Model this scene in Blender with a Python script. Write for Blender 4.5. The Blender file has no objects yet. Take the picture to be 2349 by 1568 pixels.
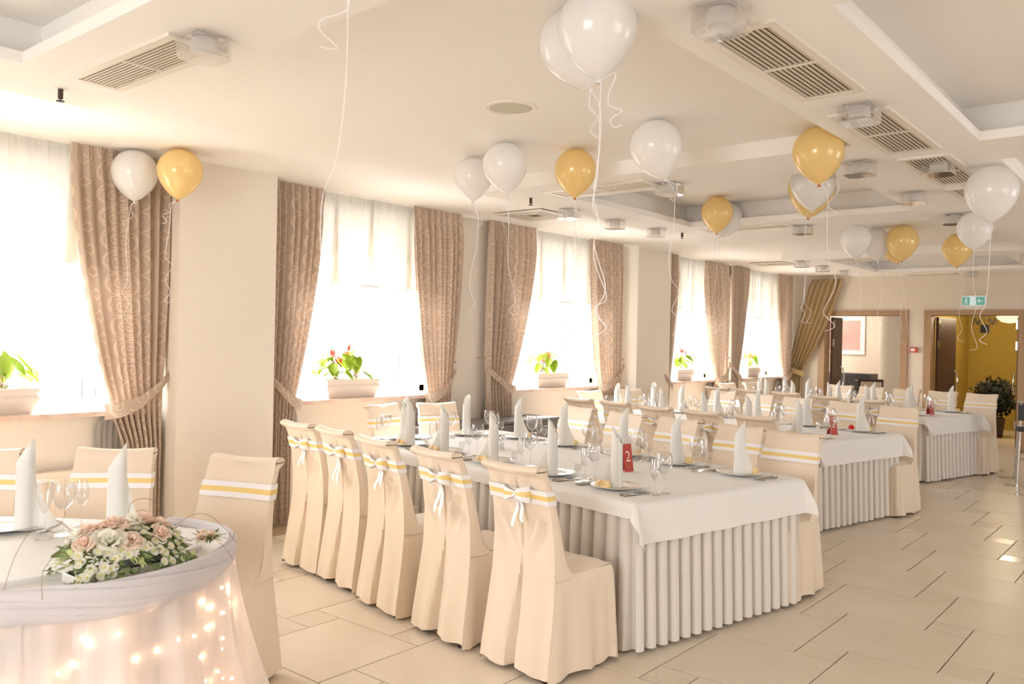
import bpy, math, random
import numpy as np
from mathutils import Vector, Matrix
random.seed(7)
pi = math.pi
SC = bpy.context.scene
COL = SC.collection
# ---------------------------------------------------------------- camera
H = 1.55
RX, RY, RZ = (0.63939899, 0.01116506, 0.76879404), (-0.76859077, -0.01790913, 0.63949002), (0.02090837, -0.99977728, -0.00286972)
FPX, CX, CY = 1928.0, 1174.5, 784.0
cam = bpy.data.cameras.new('camera'); cam_o = bpy.data.objects.new('camera', cam); COL.objects.link(cam_o)
cam.sensor_width = 36; cam.lens = FPX * 36 / 2349; cam.clip_start = .05; cam.clip_end = 600
cam_o.matrix_world = Matrix(((RX[0], -RX[1], -RX[2], 0), (RY[0], -RY[1], -RY[2], 0), (RZ[0], -RZ[1], -RZ[2], H), (0, 0, 0, 1)))
cam.dof.use_dof = True; cam.dof.focus_distance = 4.9; cam.dof.aperture_fstop = 4.0
SC.camera = cam_o
def ray(px, py):
    a, b = (px - CX) / FPX, (py - CY) / FPX
    return Vector([r[0] * a + r[1] * b + r[2] for r in (RX, RY, RZ)])
def at(px, py, z=None, X=None, Y=None, d=None):
    """point of the place seen at a photograph pixel, on a plane z / X / Y or at depth d"""
    r = ray(px, py)
    t = d if d is not None else (z - H) / r.z if z is not None else X / r.x if X is not None else Y / r.y
    return Vector((r.x * t, r.y * t, H + r.z * t))
# ---------------------------------------------------------------- world, light, exposure
SC.view_settings.view_transform = 'Standard'; SC.view_settings.look = 'None'
SC.view_settings.gamma = 1; SC.view_settings.use_curve_mapping = False
SC.view_settings.exposure = 1.1
W = bpy.data.worlds.new('sky'); SC.world = W; W.use_nodes = True
bg = W.node_tree.nodes['Background']; bg.inputs[0].default_value = (.98, .99, 1, 1); bg.inputs[1].default_value = 9.0
def light(kind, name, loc, energy, color=(1, 1, 1), target=None, size=None, sizey=None, **kw):
    l = bpy.data.lights.new(name, kind); o = bpy.data.objects.new(name, l); COL.objects.link(o)
    o.location = loc; l.energy = energy; l.color = color
    if kind == 'AREA':
        l.shape = 'RECTANGLE'; l.size = size; l.size_y = sizey or size
    if target is not None:
        o.rotation_euler = (Vector(target) - Vector(loc)).to_track_quat('-Z', 'Y').to_euler()
    for k, v in kw.items(): setattr(l, k, v)
    return o
light('SUN', 'sun', (6, 20, 15), 12.0, (1, .96, .92), target=(5.2, 13.8, 7), angle=.01)
# added fill lights standing in for unseen windows; rear and side walls are solid
light('AREA', 'rear_window_light', (3.0, -4.85, 1.6), 32, (.93, .96, 1), target=(3.0, 0, 1.5), size=3.2, sizey=1.8)
light('AREA', 'rear_window_light', (9.0, -4.85, 1.6), 40, (.91, .95, 1), target=(9.0, 0, 1.5), size=3.2, sizey=1.8)
light('AREA', 'side_window_light', (-3.85, 1.0, 1.6), 74, (.92, .96, 1), target=(0, 1.0, 1.5), size=2.6, sizey=1.8)  # unseen fill added from the side, brightens the bow-tied chair backs
for x0, x1 in ((.7, 2.95), (4.15, 6.05), (7.0, 9.1), (10.55, 12.3), (12.9, 14.7)):
    p = light('AREA', 'window_portal', ((x0 + x1) / 2, 6.32, 1.9), 1, target=((x0 + x1) / 2, 0, 1.9), size=x1 - x0, sizey=1.8)
    p.data.cycles.is_portal = True
SC.cycles.max_bounces = 8; SC.cycles.diffuse_bounces = 5; SC.cycles.glossy_bounces = 2
SC.cycles.use_adaptive_sampling = True; SC.cycles.adaptive_threshold = .03; SC.cycles.adaptive_min_samples = 16
SC.cycles.transmission_bounces = 3; SC.cycles.transparent_max_bounces = 18
SC.cycles.caustics_reflective = False; SC.cycles.caustics_refractive = False
SC.cycles.use_denoising = True; SC.cycles.sample_clamp_indirect = 6
# ---------------------------------------------------------------- materials
def lin(c):
    return tuple((v / 255 / 12.92 if v / 255 <= .04045 else ((v / 255 + .055) / 1.055) ** 2.4) for v in c) + (1,)
class NT:
    def __init__(s, name):
        s.m = bpy.data.materials.new(name); s.m.use_nodes = True; s.t = s.m.node_tree; s.t.nodes.clear()
        s.out = s.n('ShaderNodeOutputMaterial')
    def n(s, kind, **kw):
        x = s.t.nodes.new(kind)
        for k, v in kw.items(): setattr(x, k, v)
        return x
    def l(s, a, b): s.t.links.new(a, b)
    def put(s, sock, v):
        if isinstance(v, bpy.types.NodeSocket): s.l(v, sock)
        else: sock.default_value = v
    def M(s, op, *a):
        x = s.n('ShaderNodeMath', operation=op)
        for i, v in enumerate(a): s.put(x.inputs[i], v)
        return x.outputs[0]
    def mix(s, f, a, b):
        x = s.n('ShaderNodeMix', data_type='RGBA'); s.put(x.inputs[0], f); s.put(x.inputs[6], a); s.put(x.inputs[7], b)
        return x.outputs[2]
    def noise(s, scale, detail=3, vec=None, rough=.5):
        x = s.n('ShaderNodeTexNoise'); x.inputs['Scale'].default_value = scale; x.inputs['Detail'].default_value = detail
        x.inputs['Roughness'].default_value = rough
        s.l(vec if vec is not None else s.n('ShaderNodeTexCoord').outputs['Object'], x.inputs['Vector'])
        return x.outputs[0]
    def principled(s, col, rough=.6, metal=0, spec=.5, **kw):
        b = s.n('ShaderNodeBsdfPrincipled'); s.put(b.inputs['Base Color'], col); s.put(b.inputs['Roughness'], rough)
        b.inputs['Metallic'].default_value = metal; b.inputs['Specular IOR Level'].default_value = spec
        for k, v in kw.items(): s.put(b.inputs[k.replace('_', ' ')], v)
        return b
    def bump(s, h, dist, b, strength=1):
        x = s.n('ShaderNodeBump'); x.inputs['Distance'].default_value = dist; x.inputs['Strength'].default_value = strength
        s.l(h, x.inputs['Height']); s.l(x.outputs[0], b.inputs['Normal'])
def plain(name, rgb, rough=.6, metal=0, spec=.5, var=0, vs=6, bump=0, bs=200, **kw):
    t = NT(name); c = lin(rgb)
    if var:
        n = t.noise(vs); c2 = tuple(v * (1 - var) for v in c[:3]) + (1,)
        c = t.mix(n, c2, c)
    b = t.principled(c, rough, metal, spec, **kw)
    if bump: t.bump(t.noise(bs, 2), bump, b)
    t.l(b.outputs[0], t.out.inputs[0]); return t.m
def emit(name, rgb, s):
    t = NT(name); e = t.n('ShaderNodeEmission'); e.inputs[0].default_value = lin(rgb); e.inputs[1].default_value = s
    t.l(e.outputs[0], t.out.inputs[0]); return t.m
def sheer(name, rgb, clear, trans=.6):
    t = NT(name)
    d = t.n('ShaderNodeBsdfDiffuse'); d.inputs[0].default_value = lin(rgb)
    tr = t.n('ShaderNodeBsdfTranslucent'); tr.inputs[0].default_value = lin(rgb)
    m1 = t.n('ShaderNodeMixShader'); m1.inputs[0].default_value = trans; t.l(d.outputs[0], m1.inputs[1]); t.l(tr.outputs[0], m1.inputs[2])
    tp = t.n('ShaderNodeBsdfTransparent'); m2 = t.n('ShaderNodeMixShader'); m2.inputs[0].default_value = clear
    t.l(m1.outputs[0], m2.inputs[1]); t.l(tp.outputs[0], m2.inputs[2]); t.l(m2.outputs[0], t.out.inputs[0]); return t.m
def glassy(name, tint=.97, edge=.75, base=.04, gl=(1, 1, 1, 1), rough=.02):
    """thin clear glass: see-through face on, bright reflecting rims"""
    t = NT(name); lw = t.n('ShaderNodeLayerWeight'); lw.inputs[0].default_value = .5
    f = t.M('ADD', t.M('MULTIPLY', t.M('POWER', lw.outputs['Facing'], 2.5), edge), base)
    tp = t.n('ShaderNodeBsdfTransparent'); tp.inputs[0].default_value = (tint, tint, tint, 1)
    g = t.n('ShaderNodeBsdfGlossy'); g.inputs[0].default_value = gl; g.inputs[1].default_value = rough
    m = t.n('ShaderNodeMixShader'); t.l(f, m.inputs[0]); t.l(tp.outputs[0], m.inputs[1]); t.l(g.outputs[0], m.inputs[2])
    t.l(m.outputs[0], t.out.inputs[0]); return t.m
def scroll_fabric(name, rgb, rgb2, rgb3):
    """woven damask: mirrored scrolls and rings laid out in metres on the cloth (UV)"""
    t = NT(name); uv = t.n('ShaderNodeUVMap'); sp = t.n('ShaderNodeSeparateXYZ'); t.l(uv.outputs[0], sp.inputs[0])
    U = t.M('DIVIDE', sp.outputs[0], .15); V = t.M('DIVIDE', sp.outputs[1], .15)
    iu, iv = t.M('FLOOR', U), t.M('FLOOR', V)
    sg = t.M('SUBTRACT', t.M('MULTIPLY', t.M('MODULO', t.M('ADD', iu, 1000), 2), 2), 1)
    sv = t.M('SUBTRACT', t.M('MULTIPLY', t.M('MODULO', t.M('ADD', iv, 1000), 2), 2), 1)
    fu = t.M('MULTIPLY', t.M('SUBTRACT', t.M('SUBTRACT', U, iu), .5), sg)
    fv = t.M('MULTIPLY', t.M('SUBTRACT', t.M('SUBTRACT', V, iv), .5), sv)
    r = t.M('SQRT', t.M('ADD', t.M('MULTIPLY', fu, fu), t.M('MULTIPLY', fv, fv)))
    th = t.M('DIVIDE', t.M('ARCTAN2', fv, fu), 2 * pi)
    ph = t.M('FRACT', t.M('SUBTRACT', t.M('MULTIPLY', r, 5.2), th))
    spiral = t.M('MULTIPLY', t.M('LESS_THAN', t.M('ABSOLUTE', t.M('SUBTRACT', ph, .5)), .17), t.M('LESS_THAN', r, .36))
    fu2 = t.M('ADD', fu, .12); r2 = t.M('SQRT', t.M('ADD', t.M('MULTIPLY', fu2, fu2), t.M('MULTIPLY', fv, fv)))
    ring = t.M('LESS_THAN', t.M('ABSOLUTE', t.M('SUBTRACT', r2, .46)), .035)
    pat = t.M('MAXIMUM', spiral, ring)
    n = t.noise(4, 2, uv.outputs[0]); c2 = t.mix(n, lin(rgb2), lin(rgb3))
    wv = t.noise(500, 1, uv.outputs[0]); pat2 = t.M('MULTIPLY', pat, t.M('ADD', t.M('MULTIPLY', wv, .5), .55))
    c = t.mix(pat2, lin(rgb), c2)
    d = t.principled(c, .75, spec=.25); t.bump(t.noise(400, 1, uv.outputs[0]), .0006, d)
    tr = t.n('ShaderNodeBsdfTranslucent'); t.l(c, tr.inputs[0]); m = t.n('ShaderNodeMixShader'); m.inputs[0].default_value = .22
    t.l(d.outputs[0], m.inputs[1]); t.l(tr.outputs[0], m.inputs[2]); t.l(m.outputs[0], t.out.inputs[0]); return t.m
def cloth(name, rgb, rough=.8, tr=.15, sheen=.2, spec=.2, wr=.0015, ws=9):
    t = NT(name); c = lin(rgb); b = t.principled(c, rough, spec=spec, Sheen_Weight=sheen)
    nz = t.M('ADD', t.noise(ws, 2), t.M('MULTIPLY', t.noise(600, 1), .04)); t.bump(nz, wr * 8, b, .8)
    x = t.n('ShaderNodeBsdfTranslucent'); x.inputs[0].default_value = c; m = t.n('ShaderNodeMixShader'); m.inputs[0].default_value = tr
    t.l(b.outputs[0], m.inputs[1]); t.l(x.outputs[0], m.inputs[2]); t.l(m.outputs[0], t.out.inputs[0]); return t.m
def stone(name, rgb, rgb2, rough=.25, scale=3, th=.5, spec=.5):
    t = NT(name); tc = t.n('ShaderNodeTexCoord'); oi = t.n('ShaderNodeObjectInfo')
    v = t.n('ShaderNodeVectorMath', operation='MULTIPLY_ADD'); t.l(oi.outputs['Random'], v.inputs[1])
    t.l(tc.outputs['Object'], v.inputs[0]); v.inputs[1].default_value = (1, 1, 1)
    a = t.n('ShaderNodeVectorMath', operation='ADD'); t.l(tc.outputs['Object'], a.inputs[0])
    k = t.n('ShaderNodeCombineXYZ'); t.l(t.M('MULTIPLY', oi.outputs['Random'], 37), k.inputs[0]); t.l(t.M('MULTIPLY', oi.outputs['Random'], 91), k.inputs[1]); t.l(k.outputs[0], a.inputs[1])
    n = t.noise(scale, 5, a.outputs[0], .6)
    mr = t.n('ShaderNodeMapRange'); t.l(n, mr.inputs[0]); mr.inputs[1].default_value = th - .12; mr.inputs[2].default_value = th + .2
    c = t.mix(mr.outputs[0], lin(rgb), lin(rgb2))
    b = t.principled(c, rough, spec=spec); t.l(b.outputs[0], t.out.inputs[0]); return t.m
MAT = dict(
    ceiling=plain('ceiling_paint', (247, 243, 238), .9, spec=.1),
    tray=plain('tray_paint', (238, 226, 213), .9, spec=.1),
    wall=plain('wall_plaster', (240, 230, 217), .85, spec=.15, var=.06, vs=1.3, bump=.002, bs=6),
    farwall=plain('far_wall_plaster', (228, 216, 200), .85, spec=.15, var=.08, vs=1.0),
    cover=cloth('cream_chair_cloth', (240, 222, 200), .5, .05, .3, .35, .0012, 7),
    white=cloth('white_table_cloth', (248, 246, 243), .8, .1, .2, .2, .0006, 5),
    skirt=cloth('white_skirt_cloth', (238, 231, 223), .8, .1, .2, .2, .0003, 5),
    napkin=cloth('napkin_linen', (249, 247, 243), .8, .25, .2, .2, .0003, 10),
    ribbon_white=plain('white_satin', (244, 240, 242), .35, spec=.5),
    ribbon_gold=plain('gold_satin', (238, 208, 132), .4, spec=.5),
    dark=plain('dark_wood', (62, 46, 40), .5),
    tulle=sheer('white_tulle', (250, 247, 246), .30, .5),
    swag=cloth('white_chiffon', (234, 230, 232), .75, .3, .2, .2, .0008, 9),
    sheer=sheer('white_voile', (200, 197, 192), .18, .55),
    shade=sheer('roman_shade_voile', (204, 194, 178), .02, .5),
    curtain=scroll_fabric('scroll_damask', (196, 176, 158), (226, 212, 197), (220, 192, 166)),
    gold_drape=cloth('gold_drape_cloth', (186, 160, 116), .5, .05, .4, .4, .0015, 5),
    pvc=plain('white_window_frame', (240, 242, 242), .35),
    rubber=plain('grey_gasket', (120, 128, 132), .6),
    pane=glassy('window_pane_glass', .97, .3, .02),
    glass=glassy('drinking_glass', .965, .85, .05),
    cube=glassy('lamp_glass', .95, .9, .18, rough=.05),
    frost=sheer('frosted_lamp_glass', (250, 248, 245), .35, .4),
    porcelain=plain('porcelain', (244, 240, 234), .12, spec=.6),
    steel=plain('steel', (190, 186, 180), .22, 1),
    chrome=plain('chrome', (215, 215, 215), .12, 1),
    vent=plain('vent_enamel', (232, 224, 212), .4, spec=.5),
    ventdark=plain('vent_back', (112, 98, 82), .9),
    slat=plain('vent_slat', (206, 194, 176), .45, spec=.5),
    marble=stone('sill_marble', (226, 206, 190), (214, 176, 154), .3, 8, .55),
    potstone=plain('planter_stone', (226, 214, 204), .8, var=.1, vs=30, bump=.004, bs=60),
    pebbles=plain('white_pebbles', (236, 236, 232), .7, bump=.01, bs=120),
    leaf=plain('anthurium_leaf', (158, 186, 52), .35, spec=.5, Subsurface_Weight=0.0),
    spathe=plain('anthurium_spathe', (228, 66, 58), .25, spec=.6),
    stemc=plain('plant_stem', (150, 120, 70), .6),
    balloon_w=None, balloon_g=None,
    floor=stone('cream_floor_tile', (230, 217, 199), (222, 206, 185), .30, 1.6, .5, .3),
    inset=stone('polished_inset_tile', (220, 206, 186), (229, 217, 198), .18, 5, .5, .5),
    grout=plain('grout', (170, 146, 118), .8),
    wood=plain('oak_door_frame', (176, 142, 108), .45, var=.15, vs=12),
    leafwood=plain('dark_oak_door_leaf', (96, 72, 56), .4, var=.2, vs=9),
    olive=plain('olive_wall', (168, 142, 62), .8, var=.05),
    grey=plain('grey_cabinet', (122, 118, 118), .45),
    charcoal=plain('charcoal_laminate', (58, 60, 68), .4),
    black=plain('black_leather', (34, 32, 38), .35),
    red=plain('red_card', (188, 64, 50), .55),
    cardwhite=plain('printed_white', (238, 228, 218), .6),
    cardgold=plain('printed_gold', (206, 150, 66), .5),
    cream_card=plain('cream_place_card', (247, 218, 164), .5, spec=.3),
    ink=plain('ink', (84, 66, 52), .7),
    rose=cloth('peach_rose_petal', (254, 230, 214), .6, .4, 0, .2, 0),
    petal=cloth('white_petal', (252, 250, 238), .6, .4, 0, .2, 0),
    yellow=plain('yellow_floret', (226, 214, 120), .7),
    green=plain('flower_leaf', (126, 142, 84), .5, var=.35, vs=30),
    pale_green=plain('variegated_leaf_edge', (196, 204, 140), .5),
    foamg=plain('dark_green_foam', (52, 62, 40), .9),
    twig=plain('twig', (150, 118, 76), .5),
    radiator=plain('radiator_enamel', (240, 228, 212), .4),
    exitg=emit('exit_sign_green', (132, 196, 166), .30), exitw=emit('exit_sign_white', (236, 244, 238), .36),
    redplastic=plain('red_plastic', (204, 82, 60), .4), blue=plain('blue_print', (60, 80, 150), .5),
    pom=plain('red_pompom', (226, 42, 30), .9, bump=.01, bs=90),
    brickb=plain('far_brick_building', (92, 84, 81), .9), greyb=plain('far_grey_building', (82, 86, 90), .9),
    winb=plain('far_window', (100, 104, 108), .4), whitefar=plain('far_pale_wall', (98, 98, 96), .9), whiteb=plain('far_white_wall', (240, 236, 230), .9),
    tree=plain('far_tree', (190, 206, 176), .9), bush=plain('dark_bush', (30, 34, 26), .9),
    pinkart=None, bulb=emit('fairy_bulb', (255, 210, 170), 16), lampdisc=emit('corridor_lamp', (255, 214, 160), .9),
)
def balloon_mat(name, rgb, metal, tr):
    t = NT(name); b = t.principled(lin(rgb), .18, metal, .5, Coat_Weight=.4, Coat_Roughness=.08)
    x = t.n('ShaderNodeBsdfTranslucent'); x.inputs[0].default_value = lin(rgb); m = t.n('ShaderNodeMixShader'); m.inputs[0].default_value = tr
    t.l(b.outputs[0], m.inputs[1]); t.l(x.outputs[0], m.inputs[2]); t.l(m.outputs[0], t.out.inputs[0]); return t.m
MAT['balloon_w'] = balloon_mat('white_latex', (252, 250, 248), 0, .35)
MAT['balloon_g'] = balloon_mat('gold_latex', (254, 230, 166), .05, .4)
def art():
    t = NT('pink_painting'); n = t.noise(2.2, 4); c = t.mix(n, lin((232, 190, 178)), lin((206, 120, 116)))
    b = t.principled(c, .6); t.l(b.outputs[0], t.out.inputs[0]); return t.m
MAT['pinkart'] = art()
# ---------------------------------------------------------------- mesh building
class MB:
    def __init__(s): s.v, s.f, s.m, s.uv = [], [], [], {}
    def face(s, idx, mi=0): s.f.append(tuple(idx)); s.m.append(mi)
    def box(s, x0, y0, z0, x1, y1, z1, mi=0, T=None):
        b = len(s.v); P = [(x, y, z) for z in (z0, z1) for y in (y0, y1) for x in (x0, x1)]
        s.v += [tuple(T @ Vector(p)) for p in P] if T else P
        for q in ((0, 2, 3, 1), (4, 5, 7, 6), (0, 1, 5, 4), (2, 6, 7, 3), (0, 4, 6, 2), (1, 3, 7, 5)): s.face([b + i for i in q], mi)
        return s
    def grid(s, fn, nu, nv, mi=0, closeu=False, closev=False, uvfn=None):
        """fn(i, j) -> point, i in 0..nu-1 runs along rows"""
        b = len(s.v)
        for j in range(nv):
            for i in range(nu):
                s.v.append(tuple(fn(i, j)))
                if uvfn: s.uv[len(s.v) - 1] = uvfn(i, j)
        for j in range(nv - (0 if closev else 1)):
            for i in range(nu - (0 if closeu else 1)):
                i2, j2 = (i + 1) % nu, (j + 1) % nv
                s.face([b + j * nu + i, b + j * nu + i2, b + j2 * nu + i2, b + j2 * nu + i], mi(i, j) if callable(mi) else mi)
        return s
    def lathe(s, prof, n=24, c=(0, 0, 0), mi=0, T=None):
        def fn(i, j):
            a = 2 * pi * i / n; r, z = prof[j]; p = Vector((c[0] + r * math.cos(a), c[1] + r * math.sin(a), c[2] + z))
            return T @ p if T else p
        return s.grid(fn, n, len(prof), mi, closeu=True)
    def tube(s, pts, r, n=6, mi=0, caps=True):
        pts = [Vector(p) for p in pts]; b = len(s.v); N = len(pts)
        up = Vector((0, 0, 1)); prev = None
        for k, p in enumerate(pts):
            t = (pts[min(k + 1, N - 1)] - pts[max(k - 1, 0)])
            t = t.normalized() if t.length > 1e-9 else Vector((0, 0, 1))
            if prev is None:
                a = t.cross(up); a = a.normalized() if a.length > 1e-3 else t.cross(Vector((1, 0, 0))).normalized()
            else:
                a = prev - t * prev.dot(t); a = a.normalized() if a.length > 1e-6 else prev
            prev = a; c = t.cross(a); rr = r[k] if hasattr(r, '__len__') else r
            for i in range(n):
                an = 2 * pi * i / n; s.v.append(tuple(p + (a * math.cos(an) + c * math.sin(an)) * rr))
        for k in range(N - 1):
            for i in range(n):
                i2 = (i + 1) % n; s.face([b + k * n + i, b + k * n + i2, b + (k + 1) * n + i2, b + (k + 1) * n + i], mi)
        if caps:
            s.face([b + i for i in range(n)][::-1], mi); s.face([b + (N - 1) * n + i for i in range(n)], mi)
        return s
    def ball(s, c, r, nu=12, nv=8, mi=0, sz=1):
        return s.lathe([(max(r * math.sin(pi * j / nv), 1e-5), -r * sz * math.cos(pi * j / nv)) for j in range(nv + 1)], nu, c, mi)
    def mesh(s, name, mats, smooth=True, auto=None):
        me = bpy.data.meshes.new(name); me.from_pydata(s.v, [], s.f)
        for m in (mats if isinstance(mats, (list, tuple)) else [mats]): me.materials.append(MAT[m] if isinstance(m, str) else m)
        me.polygons.foreach_set('material_index', s.m)
        if s.uv:
            ul = me.uv_layers.new(name='UVMap')
            for lp in me.loops: ul.data[lp.index].uv = s.uv.get(lp.vertex_index, (0, 0))
        me.update()
        if smooth:
            me.polygons.foreach_set('use_smooth', [True] * len(me.polygons))
            if auto: me.set_sharp_from_angle(angle=math.radians(auto))
        return me
    def build(s, name, mats, parent=None, smooth=True, auto=40, loc=None):
        o = bpy.data.objects.new(name, s.mesh(name, mats, smooth, auto)); COL.objects.link(o)
        if parent is not None: o.parent = parent
        if loc is not None: o.location = loc
        return o
def tag(o, label=None, cat=None, group=None, kind=None):
    if label: o['label'] = label
    if cat: o['category'] = cat
    if group: o['group'] = group
    if kind: o['kind'] = kind
    return o
def thing(name, label, cat, loc=(0, 0, 0), rz=0, group=None):
    o = bpy.data.objects.new(name, None); COL.objects.link(o); o.location = loc; o.rotation_euler = (0, 0, rz); o.empty_display_size = .1
    return tag(o, label, cat, group)
def dup(root, loc=None, rz=None, label=None, group=None, scale=None):
    def cp(o, par):
        c = o.copy(); COL.objects.link(c); c.parent = par
        for ch in list(kids.get(o, [])): cp(ch, c)
        return c
    kids = {}
    def walk(o):
        kids[o] = list(o.children)
        for ch in kids[o]: walk(ch)
    walk(root); r = cp(root, None)
    if loc is not None: r.location = loc
    if rz is not None: r.rotation_euler = (0, 0, rz)
    if scale: r.scale = scale
    if label: r['label'] = label
    if group: r['group'] = group
    return r
def struct(name, mb, mats, parent=None, smooth=False, **kw):
    o = mb.build(name, mats, parent, smooth, **kw)
    if parent is None: o['kind'] = 'structure'
    return o
def sm(a, b, x):
    t = min(1, max(0, (x - a) / (b - a))); return t * t * (3 - 2 * t)
def interp(pts, x):
    for (a, fa), (b, fb) in zip(pts, pts[1:]):
        if x <= b: return fa + (fb - fa) * (0 if b == a else max(0, (x - a) / (b - a)))
    return pts[-1][1]
def catmull(P, n=8, closed=False):
    P = [Vector(p) for p in P]; out = []; N = len(P)
    for i in range(N if closed else N - 1):
        g = (lambda k: P[k % N]) if closed else (lambda k: P[max(0, min(N - 1, k))])
        a, b, c, d = g(i - 1), g(i), g(i + 1), g(i + 2)
        for k in range(n):
            t = k / n; out.append(.5 * ((2 * b) + (c - a) * t + (2 * a - 5 * b + 4 * c - d) * t * t + (3 * b - a - 3 * c + d) * t ** 3))
    if not closed: out.append(P[-1])
    return out
# ================================================================ SETTING
ZC, ZS, ZT = 2.80, 2.70, 2.92
WY = 5.95                         # inner face of the window wall
# ---- floor: large tiles with small polished insets (pinwheel lattice), recessed grout
floor_o = struct('floor', MB().box(-4, -5, -.08, 15, WY, -.008), 'grout')
def tile_mesh(s, name, m):
    g = .0035; b = .004; mb = MB(); x0, x1 = g, s - g
    P = [(x0, x0, -.008), (x1, x0, -.008), (x1, x1, -.008), (x0, x1, -.008), (x0, x0, -b * .3), (x1, x0, -b * .3), (x1, x1, -b * .3), (x0, x1, -b * .3),
         (x0 + .002, x0 + .002, 0), (x1 - .002, x0 + .002, 0), (x1 - .002, x1 - .002, 0), (x0 + .002, x1 - .002, 0)]
    mb.v = P
    for k in (0, 4):
        for i in range(4): mb.face([k + i, k + (i + 1) % 4, k + 4 + (i + 1) % 4, k + 4 + i])
    mb.face([8, 9, 10, 11]); return mb
BIG, SML = .618, .206
tm, ti = tile_mesh(BIG, 'b', 'floor').mesh('tile', 'floor', False), tile_mesh(SML, 's', 'inset').mesh('inset_tile', 'inset', False)
far = [MB(), MB()]; cand = []
for i in range(-40, 60):
    for j in range(-40, 60):
        x, y = 4.41 + i * BIG + j * SML, .98 + i * SML - j * BIG
        for k, (tx, ty, s) in enumerate(((x, y, BIG), (x + BIG, y, SML))):
            if tx < -3.95 or tx + s > 15.9 or ty < -4.95 or ty + s > 5.93: continue
            cx_, cy_ = tx + s / 2, ty + s / 2; fwd = cx_ * .7688 + cy_ * .6395; side = cx_ * .6394 - cy_ * .7686
            vis = fwd > .6 and abs(side) < .66 * fwd + .5 and fwd > 2.6
            cand.append((fwd if vis else 99 + abs(fwd), k, tx, ty, s))
cand.sort(); cnt = [0, 0]
for fwd, k, tx, ty, s in cand:
    if cnt[k] < 280 and fwd < 50 and tx + s < 15:
        cnt[k] += 1; o = bpy.data.objects.new(('tile', 'inset_tile')[k], (tm, ti)[k]); COL.objects.link(o); o.location = (tx, ty, 0); o.parent = floor_o
    elif tx + s < 15.0:
        b = len(far[k].v); src = tile_mesh(s, '', ''); far[k].v += [(a + tx, c + ty, d) for a, c, d in src.v]
        for q in src.f: far[k].face([b + t for t in q])
for k in (0, 1): tag(far[k].build(('tile_field', 'inset_tile_field')[k], ('floor', 'inset')[k], floor_o, False), kind='stuff')
# ---- window wall
wins = [(.7, 2.95), (4.15, 6.05), (7.0, 9.1), (10.55, 12.3), (12.9, 14.7)]
SILLZ, HEADZ = 1.0, 2.80
wm = MB(); x = -4
for a, b in wins:
    wm.box(x, WY, 0, a, 6.35, 2.95); wm.box(a, WY, 0, b, 6.35, SILLZ - .03); wm.box(a, WY, HEADZ, b, 6.35, 2.95); x = b
wm.box(x, WY, 0, 16.4, 6.35, 2.95)
struct('wall_window_side', wm, 'wall')
for i, (a, b) in enumerate(((3.09, 3.9), (9.44, 10.30))):
    m = MB(); y0 = 5.68 + .06 * i; r = .012
    m.box(a, y0, 0, b, WY, ZC); struct('trim_%d' % (i + 1), m, 'wall')
struct('wall_rear', MB().box(-4.2, -5.2, 0, 15, -5, 2.95), 'wall')
struct('wall_camera_side', MB().box(-4.2, -5.2, 0, -4, 6.35, 2.95), 'wall')
# far wall with two door openings
fx0, fx1 = 15.0, 15.22
D1, D2, DZ = (3.98, 5.28), (2.27, 3.55), 2.09
fm = MB()
fm.box(fx0, -5, 0, fx1, D2[0], 2.95); fm.box(fx0, D2[1], 0, fx1, D1[0], 2.95); fm.box(fx0, D1[1], 0, fx1, 6.35, 2.95)
fm.box(fx0, D2[0], DZ, fx1, D2[1], 2.95); fm.box(fx0, D1[0], DZ, fx1, D1[1], 2.95)
struct('wall_far', fm, 'farwall')
# ---- ceiling: high field with dropped frames around coved trays
trays = [(-1.0, 1.43, 1.92, 3.98), (5.54, 7.53, 1.92, 3.98), (11.65, 13.6, 1.95, 3.98), (2.86, 5.2, -1.6, 1.0), (8.9, 11.2, -1.6, 1.0)]
drops = [(-1.6, 1.94, 1.6, 4.5), (4.93, 8.15, 1.6, 4.5), (11.1, 14.3, 1.6, 4.5), (2.2, 5.78, -2.2, 1.0), (8.2, 11.9, -2.2, 1.0), (-3.9, 14.98, 1.0, 1.6)]
cm = MB()
def cell_ceiling():
    xs = sorted({-4.2, 15.2} | {v for t in trays + drops for v in t[:2]} | {t[0] - .12 for t in trays} | {t[1] + .12 for t in trays})
    ys = sorted({-5.2, 6.35} | {v for t in trays + drops for v in t[2:]} | {t[2] - .12 for t in trays} | {t[3] + .12 for t in trays})
    for x0, x1 in zip(xs, xs[1:]):
        for y0, y1 in zip(ys, ys[1:]):
            cx_, cy_ = (x0 + x1) / 2, (y0 + y1) / 2
            ins = lambda t, e=0: t[0] - e < cx_ < t[1] + e and t[2] - e < cy_ < t[3] + e
            if any(ins(t) for t in trays): lev = [(ZT, 3.05)]
            elif any(ins(t, .12) for t in trays): lev = [(ZS, ZS + .052), (ZT, 3.05)]
            elif any(ins(t) for t in drops): lev = [(ZS, 3.05)]
            else: lev = [(ZC, 3.05)]
            for a, b in lev: cm.box(x0, y0, a, x1, y1, b)
cell_ceiling(); struct('ceiling', cm, 'ceiling')
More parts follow.
